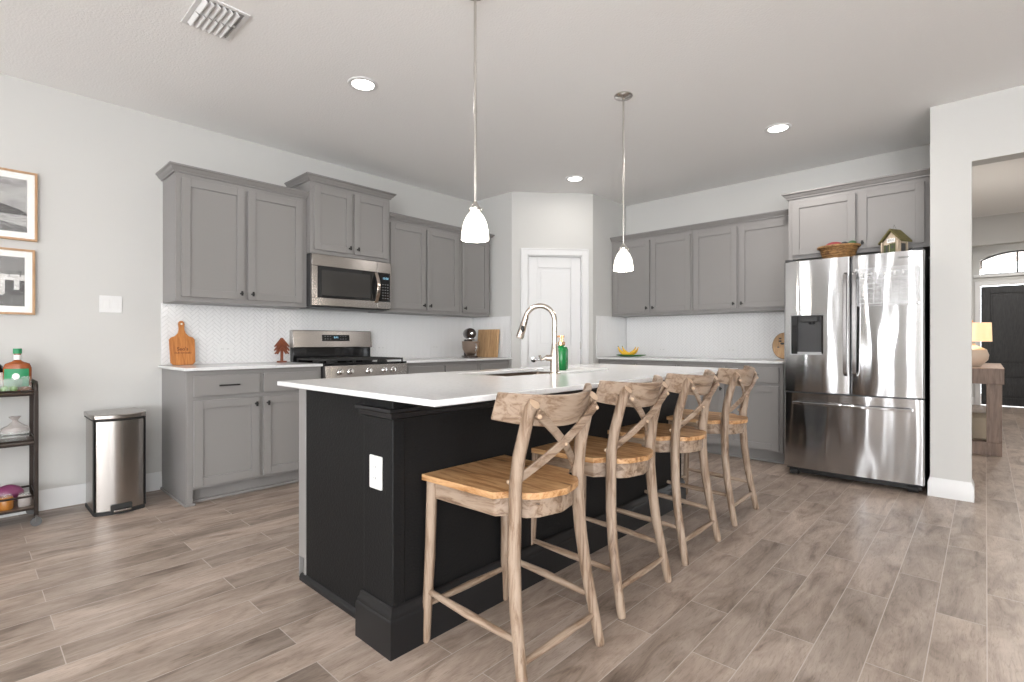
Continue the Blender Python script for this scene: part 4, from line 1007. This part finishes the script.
b2 = thing('dark_bottle', 'dark bottle at the left edge of the cart', 'bottle', on_cart(0.08, 0.590, 0.783))
m = MB(); m.lathe([(0, 0), (0.036, 0), (0.037, 0.01), (0.037, 0.13), (0.03, 0.155), (0.014, 0.175), (0.013, 0.22), (0.016, 0.221), (0.016, 0.235), (0, 0.235)], (0, 0, 0), 24); m.build('bottle_glass', 'blackglass', b2)
m = MB(); m.lathe([(0.0375, 0.04), (0.0375, 0.12)], (0, 0, 0), 24); m.build('label', 'mat', b2, recalc=False)
gb = tag(MB().lathe([(0, 0.002), (0.03, 0.002), (0.045, 0.02), (0.056, 0.055), (0.058, 0.085), (0.056, 0.085), (0.053, 0.055), (0.042, 0.022), (0.0, 0.006)], on_cart(0.23, 0.64, 0.783), 28).build('glass_bowl', 'clear'), 'clear glass bowl in front of the green label bottle', 'bowl')
for i, (dx, dy, dz) in enumerate(((0.0, -0.018, 0.026), (0.012, 0.018, 0.027))):
    tag(MB().ball(on_cart(0.23+dx, 0.64+dy, 0.783+dz), 0.019, seg=20).build('lime', 'lime'), 'green lime in the glass bowl, %s one' % ('left', 'right')[i], 'fruit')
jr = tag(MB().lathe([(0, 0), (0.024, 0), (0.026, 0.01), (0.026, 0.075), (0.020, 0.082), (0.020, 0.096), (0, 0.096)], on_cart(0.20, 0.712, 0.783), 20).build('small_glass', 'clear'), 'small clear glass beside the green label bottle', 'glass')
M['purple'] = P('purple wrapping', (0.22, 0.05, 0.13), 0.3); M['orange'] = P('orange contents', (0.40, 0.16, 0.03), 0.25); M['brownjar'] = P('brown red contents', (0.22, 0.04, 0.02), 0.3); M['cello'] = glass('crinkled clear film', (0.55, 0.50, 0.48), 0.55, 0.10)
dc = thing('wrapped_bowl', 'clear film wrapped glass bowl on the middle cart shelf', 'bowl', on_cart(0.19, 0.665, 0.493))
m = MB(); m.lathe([(0, 0), (0.045, 0.0), (0.062, 0.03), (0.066, 0.065), (0.062, 0.072), (0, 0.07)], (0, 0, 0), 24); m.build('bowl', 'clear', dc)
m = MB(); m.lathe([(0.066, 0.06), (0.060, 0.085), (0.035, 0.10), (0.014, 0.118), (0.012, 0.128), (0.028, 0.150), (0.020, 0.152), (0, 0.125)], (0, 0, 0), 14); o = m.build('film_wrap', 'cello', dc)
md = o.modifiers.new('d', 'DISPLACE'); tx_ = bpy.data.textures.new('n', 'CLOUDS'); tx_.noise_scale = 0.03; md.texture = tx_; md.strength = 0.02
o = MB().ball(on_cart(0.16, 0.545, 0.533), 0.055, sy=1.2, sz=0.75, seg=20).build('film_bag', 'cello'); md = o.modifiers.new('d', 'DISPLACE'); md.texture = tx_; md.strength = 0.02
tag(o, 'crinkled clear film bag left of the wrapped bowl', 'bag')
def jar(label, x, y, r_, h_, mt):
    t = thing('storage_jar', label, 'jar', on_cart(x, y, 0.113))
    m = MB(); m.lathe([(0, 0), (r_*0.9, 0), (r_, 0.01), (r_, h_*0.75), (r_*0.8, h_*0.86), (0, h_*0.86)], (0, 0, 0), 22); m.build('jar_body', mt, t)
    m = MB(); m.lathe([(r_*0.84, h_*0.84), (r_*0.84, h_), (0, h_)], (0, 0, 0), 22); m.build('lid', 'clear', t)
jar('round orange jar on the bottom cart shelf', 0.235, 0.625, 0.034, 0.085, 'orange')
jar('red brown jar at the left edge of the bottom cart shelf', 0.235, 0.530, 0.038, 0.085, 'brownjar')
jar('pale pink jar at the right end of the bottom cart shelf', 0.22, 0.705, 0.030, 0.08, 'cello')
o = MB().ball(on_cart(0.10, 0.64, 0.170), 0.062, sy=1.15, sz=0.9, sx=0.8, seg=20).build('purple_bundle', 'purple'); md = o.modifiers.new('d', 'DISPLACE'); md.texture = tx_; md.strength = 0.015
tag(o, 'purple wrapped bundle on the bottom cart shelf', 'bundle')

# ------------------------------------------------------------------ counter objects
pb = thing('cutting_board', 'orange brown paddle cutting board leaning on the left tile', 'cutting board', (0.085, 1.121, 0.9145), R90)
prof = rrect(-0.083, 0.083, 0.0, 0.205, 0.022)
pts = []
half = [(0.062, 0.0), (0.080, 0.018), (0.083, 0.19), (0.072, 0.205), (0.045, 0.216), (0.026, 0.238), (0.019, 0.262), (0.018, 0.285), (0.021, 0.305), (0.018, 0.322), (0.008, 0.332)]
pts = half + [(-x, z) for x, z in half[::-1]]
m = MB(); m.prism(pts, 'Y', -0.009, 0.009); o = m.build('board', 'board', pb, bevel=0.003); o.rotation_euler = (-0.16, 0, 0)
m = MB(); m.lathe([(0, -0.0105), (0.007, -0.0105), (0.007, -0.009)], (0, 0, 0.308), 14, axis='Y'); m.build('hanging_hole', 'mat', o)
text('lettering', "Seo's", 0.036, 'burnt', o, (0.0, -0.0095, 0.118), (PI/2, 0, 0), 0.0005, 0.0008)
text('lettering', 'OUR KITCHEN', 0.0165, 'burnt', o, (0.0, -0.0095, 0.088), (PI/2, 0, 0), 0.0005, 0.0004)

td = thing('wooden_tree', 'small red brown wooden tree ornament beside the range', 'ornament', (0.115, 1.835, 0.9145), R90)
m = MB(); m.lathe([(0, 0), (0.040, 0), (0.040, 0.012), (0, 0.012)], (0, 0, 0), 24); m.build('base', 'redwood', td)
m = MB(); m.box(-0.010, 0.010, -0.008, 0.008, 0.012, 0.205); m.build('trunk', 'redwood', td, bevel=0.002)
for i, (L_, zt) in enumerate(((0.085, 0.198), (0.088, 0.168), (0.080, 0.134))):
    for s in (-1, 1):
        for yy_ in (-0.014, 0.014):
            m = MB(); m.box(0, L_, -0.005, 0.005, -0.006, 0.006)
            o = m.build('branch', 'redwood', td, bevel=0.002); o.location = (0, yy_, zt); o.rotation_euler = (0, (0.92 if s > 0 else PI-0.92), yy_*12*s)
mx_ = thing('stand_mixer', 'dark stand mixer with steel bowl', 'mixer', (0.30, 3.80, 0.9145), -0.55)
M['bowlsteel'] = P('warm steel bowl', (0.40, 0.31, 0.25), 0.36, 1.0); M['brownenamel'] = P('dark brown enamel', (0.035, 0.022, 0.018), 0.15)
# local: head points to +x ; bowl under head
m = MB(); m.prism(rrect(-0.13, 0.13, -0.075, 0.075, 0.05), 'Z', 0, 0.022); m.prism(rrect(-0.13, -0.055, -0.045, 0.045, 0.02), 'Z', 0.02, 0.20); m.build('stand', 'brownenamel', mx_, bevel=0.008, segs=3)
m = MB(); pth = [(-0.150, 0, 0.262), (-0.135, 0, 0.262), (-0.09, 0, 0.262), (0.0, 0, 0.262), (0.08, 0, 0.262), (0.13, 0, 0.262), (0.145, 0, 0.262)]
m.tube(pth, [0.02, 0.045, 0.058, 0.062, 0.058, 0.042, 0.02], 24); hd = m.build('head', 'brownenamel', mx_)
m = MB(); m.lathe([(0.0, 0.0), (0.013, 0.0), (0.014, 0.004), (0, 0.006)], (0.143, 0, 0.262), 18, axis='X'); m.build('hub_cap', 'chrome', hd)
m = MB(); m.lathe([(0.045, 0.190), (0.050, 0.197), (0.050, 0.212), (0, 0.213)], (0.06, 0, 0), 24); m.build('collar', 'chrome', hd)
m = MB(); m.lathe([(0, 0.024), (0.045, 0.024), (0.048, 0.034), (0.066, 0.055), (0.088, 0.10), (0.094, 0.175), (0.098, 0.180), (0.092, 0.180), (0.086, 0.10), (0, 0.04)], (0.05, 0, 0), 32); bw = m.build('bowl', 'bowlsteel', mx_)
m = MB(); m.tube([(0.05+0.09, 0.02, 0.155), (0.05+0.125, 0.035, 0.15), (0.05+0.135, 0.04, 0.11), (0.05+0.11, 0.03, 0.075), (0.05+0.075, 0.02, 0.075)], 0.006, 10); m.build('handle', 'chrome', bw)
wb2 = tag(MB().box(0.14, 0.47, -0.012, 0.012, 0, 0.315).build('cutting_board', 'maple', bevel=0.006), 'rectangular maple cutting board leaning behind the stand mixer', 'cutting board')
wb2.location = (0, 4.06, 0.9145); wb2.rotation_euler = (-0.10, 0, 0)

# bananas on leaf shaped tray
bt = thing('leaf_plate', 'green leaf shaped plate under the bananas', 'plate', (1.47, 5.20, 0.9145), 0.2)
M['leaf'] = P('green glazed leaf', (0.035, 0.14, 0.03), 0.3); M['banana'] = wood('banana peel', [(0.3, (0.50, 0.20, 0.02)), (0.5, (0.85, 0.50, 0.03)), (0.8, (0.90, 0.55, 0.05))], 'X', 3, 2, 0.4)
m = MB()
nl = 24; top = []; 
for ring in (0.02, 0.6, 1.0):
    top.append([m.bm.verts.new((0.155*ring*math.cos(2*PI*k/nl)*(1.0 if math.cos(2*PI*k/nl) < 0 else 1.25), 0.085*ring*math.sin(2*PI*k/nl), 0.004+0.020*ring**3+0.003*math.sin(6*PI*k/nl)*ring)) for k in range(nl)])
for A, B in zip(top, top[1:]):
    for k in range(nl): m.bm.faces.new([A[k], A[(k+1) % nl], B[(k+1) % nl], B[k]]).smooth = True
m.bm.faces.new(top[0]); m.build('plate', 'leaf', bt, solid=0.004)
for i, (dx, dy, rz_, ly) in enumerate(((-0.02, -0.02, 0.25, 0), (0.0, 0.02, 0.0, 0.0))):
    t = thing('banana', ('yellow banana in front on the leaf plate', 'yellow banana behind on the leaf plate')[i], 'banana', (1.47+dx, 5.20+dy, 0.935), rz_)
    pts = [(0.105*math.cos(a), 0.0, 0.125+0.105*math.sin(a)*1.05) for a in [math.radians(195+150*k/12) for k in range(13)]]
    m = MB(); m.tube(pts, [0.005, 0.009, 0.014, 0.017, 0.018, 0.019, 0.019, 0.018, 0.017, 0.016, 0.013, 0.008, 0.005], 10); m.build('peel', 'banana', t)
    m = MB(); p0_ = Vector(pts[0]); m.tube([p0_+Vector((0.002, 0, -0.006)), p0_+Vector((-0.004, 0, 0.012))], [0.0055, 0.004], 8); m.build('stem', 'iron', t)
    for ch in t.children: ch.location.z = -0.003
# round board behind the fridge edge
rb = thing('round_board', 'round pale wooden board with dark print beside the fridge', 'board', (3.03, 5.42, 0.9145))
m = MB(); cz_ = 0.135
m.lathe([(0, -0.009), (0.125, -0.009), (0.128, -0.006), (0.128, 0.006), (0.125, 0.009), (0, 0.009)], (0, 0, cz_), 40, axis='Y', sx=0.86); o = m.build('board', 'maple', rb); o.rotation_euler = (-0.12, 0, 0)
m = MB(); m.lathe([(0.127, -0.0105), (0.131, 0.0), (0.127, 0.0105), (0.122, 0.0)], (0, 0, cz_), 40, axis='Y', sx=0.86); m.build('dark_rim', 'burnt', o)
m = MB()
for (x, z, r_) in ((-0.040, 0.070, 0.012), (-0.040, 0.044, 0.014), (-0.02, 0.02, 0.018), (-0.055, -0.015, 0.010)):
    m.lathe([(0, -0.0112), (r_, -0.0112), (r_, -0.009)], (x, 0, cz_+z), 14, axis='Y', sy=0.6)
m.build('print', 'slot', o)

# basket and bird house on the fridge
bk = thing('wicker_basket', 'oval wicker basket on top of the fridge', 'basket', (3.585, 4.84, FT-0.002))
bk.scale = (1, 1, 1.15)
m = MB(); prof = []
for k in range(15):
    z = 0.105*k/14; r_ = 0.095+0.040*(k/14)**0.8; prof.append((r_+0.003*math.cos(k*PI), z))
m.lathe([(0, 0.0)] + prof + [(0.128, 0.100), (0.088, 0.008), (0, 0.008)], (0, 0, 0), 40, sx=1.0, sy=0.8)
# woven ripple
for v in m.bm.verts:
    a = math.atan2(v.co.y, v.co.x); lv = int(v.co.z/0.0075); 
    if v.co.z > 0.004: k = 1+0.03*math.sin(20*a + lv*PI); v.co.x *= k; v.co.y *= k
m.build('weave', 'wicker', bk)
m = MB(); pts = [(0.137*1.05*math.cos(2*PI*k/32), 0.137*0.8*math.sin(2*PI*k/32), 0.106+0.004*math.sin(16*2*PI*k/32)) for k in range(32)]; m.tube(pts, 0.009, 8, closed=True); m.build('rim', 'wicker', bk)
M['redcloth'] = P('red cloth', (0.22, 0.015, 0.02), 0.6); M['darkpack'] = P('dark packet', (0.015, 0.015, 0.02), 0.4); M['greenpack'] = P('green packet', (0.03, 0.08, 0.03), 0.5)
o = MB().ball((3.555, 4.83, FT+0.137), 0.048, sx=1.25, sy=0.7, sz=0.55, seg=20).build('red_packet', 'redcloth'); tag(o, 'red packet lying in the wicker basket', 'packet')
o = MB().ball((3.622, 4.85, FT+0.135), 0.034, sx=1.0, sy=0.7, sz=0.75, seg=20).build('dark_packet', 'darkpack'); tag(o, 'dark packet in the middle of the wicker basket', 'packet')
o = MB().ball((3.675, 4.85, FT+0.135), 0.032, sx=1.0, sy=0.8, sz=0.9, seg=20).build('green_packet', 'greenpack'); tag(o, 'dark green packet at the right of the wicker basket', 'packet')
bh = thing('bird_house', 'rustic wooden birdhouse with green roof on the fridge', 'birdhouse', (3.955, 4.80, FT-0.004), -0.50)
bh.scale = (0.74, 0.74, 1.12)
M['rustic'] = wood('weathered cream wood', [(0.3, (0.28, 0.20, 0.13)), (0.6, (0.62, 0.52, 0.40))], 'Z', 12, 5, 0.7)
M['mossroof'] = wood('mossy roof', [(0.3, (0.045, 0.035, 0.012)), (0.6, (0.14, 0.12, 0.04))], 'X', 12, 4, 0.8); M['shutter'] = P('olive shutter paint', (0.07, 0.085, 0.03), 0.6)
m = MB(); m.prism([(-0.085, 0), (0.085, 0), (0.085, 0.10), (0.0, 0.165), (-0.085, 0.10)], 'Y', -0.05, 0.07); m.build('house_wall', 'rustic', bh, bevel=0.002)
for s in (-1, 1):
    m = MB(); m.prism([(0, 0.185), (s*0.115, 0.100), (s*0.115, 0.088), (0, 0.170)], 'Y', -0.075, 0.085); m.build('roof', 'mossroof', bh)
m = MB(); m.box(-0.012, 0.042, -0.054, -0.05, 0.0, 0.085); dr = m.build('door', 'shutter', bh)
m = MB(); m.lathe([(0, -0.0555), (0.011, -0.0555), (0.011, -0.054)], (0.015, 0, 0.062), 14, axis='Y'); m.build('entry_hole', 'slot', dr)
m = MB(); m.box(-0.070, -0.052, -0.054, -0.05, 0.02, 0.08); m.box(-0.034, -0.020, -0.054, -0.05, 0.02, 0.08); m.box(-0.052, -0.034, -0.052, -0.05, 0.022, 0.078, 1); m.build('window_shutter', ['shutter', 'slot'], bh)
m = MB(); m.box(0.085, 0.088, -0.03, 0.03, 0.02, 0.08); m.build('side_window', 'slot', bh)
for x in (-0.083, 0.075): 
    m = MB(); m.box(x-0.006, x+0.006, -0.072, -0.060, 0, 0.10); m.build('porch_post', 'rustic', bh)
m = MB(); m.box(-0.035, 0.045, -0.062, -0.056, 0.092, 0.120); sg = m.build('sign', 'mat', bh)
text('lettering', 'BIRDS', 0.024, 'slot', sg, (0.005, -0.0625, 0.106), (PI/2, 0, 0), 0.0004)
m = MB(); m.tube([(-0.02, 0, 0.178), (-0.005, 0, 0.215), (0.02, 0, 0.178)], 0.0015, 6); m.build('hanging_wire', 'iron', bh)

# ------------------------------------------------------------------ hallway furniture
ctb = thing('console_table', 'brown wooden console table in the hallway', 'table', (4.19, 6.68, 0))
TX, TY, TH = 0.40, 1.65, 0.832
m = MB(); m.box(0, TX, 0, TY, TH-0.15, TH-0.005); m.build('apron', 'walnut', ctb, bevel=0.004)
m = MB(); m.box(-0.0, TX, -0.0, TY, TH-0.005, TH+0.002); m.build('tabletop', 'walnut_top', ctb, bevel=0.001)
for y in (0.0, TY-0.11):
    for x in (0.0, TX-0.125):
        m = MB(); m.box(x, x+0.11, y, y+0.11, 0.125, TH-0.15); m.build('leg', 'walnut', ctb, bevel=0.003)
    m = MB(); m.box(0, TX-0.015, y, y+0.11, 0.0, 0.125); m.build('bottom_rail', 'walnut', ctb, bevel=0.003)
lp = thing('table_lamp', 'cream jug table lamp with glowing amber shade', 'lamp', (4.355, 7.02, TH+0.003))
M['ceramic'] = P('cream ceramic', (0.62, 0.50, 0.40), 0.5)
m = MB(); m.lathe([(0, 0), (0.065, 0), (0.075, 0.01), (0.125, 0.07), (0.132, 0.12), (0.115, 0.175), (0.06, 0.205), (0.030, 0.215), (0.030, 0.235), (0, 0.235)], (0, 0, 0), 36); m.build('base', 'ceramic', lp)
m = MB(); m.tube([(0, 0, 0.23), (0, 0, 0.455)], 0.006, 8); m.ball((0, 0, 0.463), 0.012, seg=10); m.build('pole', 'gold', lp)
m = MB(); m.lathe([(0.155, 0.255), (0.150, 0.445), (0.147, 0.445), (0.152, 0.255)], (0, 0, 0), 40); m.build('lamp_shade', 'lampshade', lp)
d = bpy.data.lights.new('lamp_bulb', 'POINT'); d.energy = 1.2; d.color = (1, 0.7, 0.4); d.shadow_soft_size = 0.03
o = bpy.data.objects.new('lamp_bulb', d); COL.objects.link(o); o.parent = lp; o.location = (0, 0, 0.33)
M['pouf'] = P('beige woven fabric', (0.50, 0.42, 0.32), 0.85)
pf = tag(MB().lathe([(0, 0.0), (0.13, 0.0), (0.165, 0.03), (0.175, 0.14), (0.165, 0.25), (0.13, 0.28), (0, 0.285)], (4.38, 7.75, 0), 32).build('pouf', 'pouf'), 'round beige pouf under the console table', 'pouf')
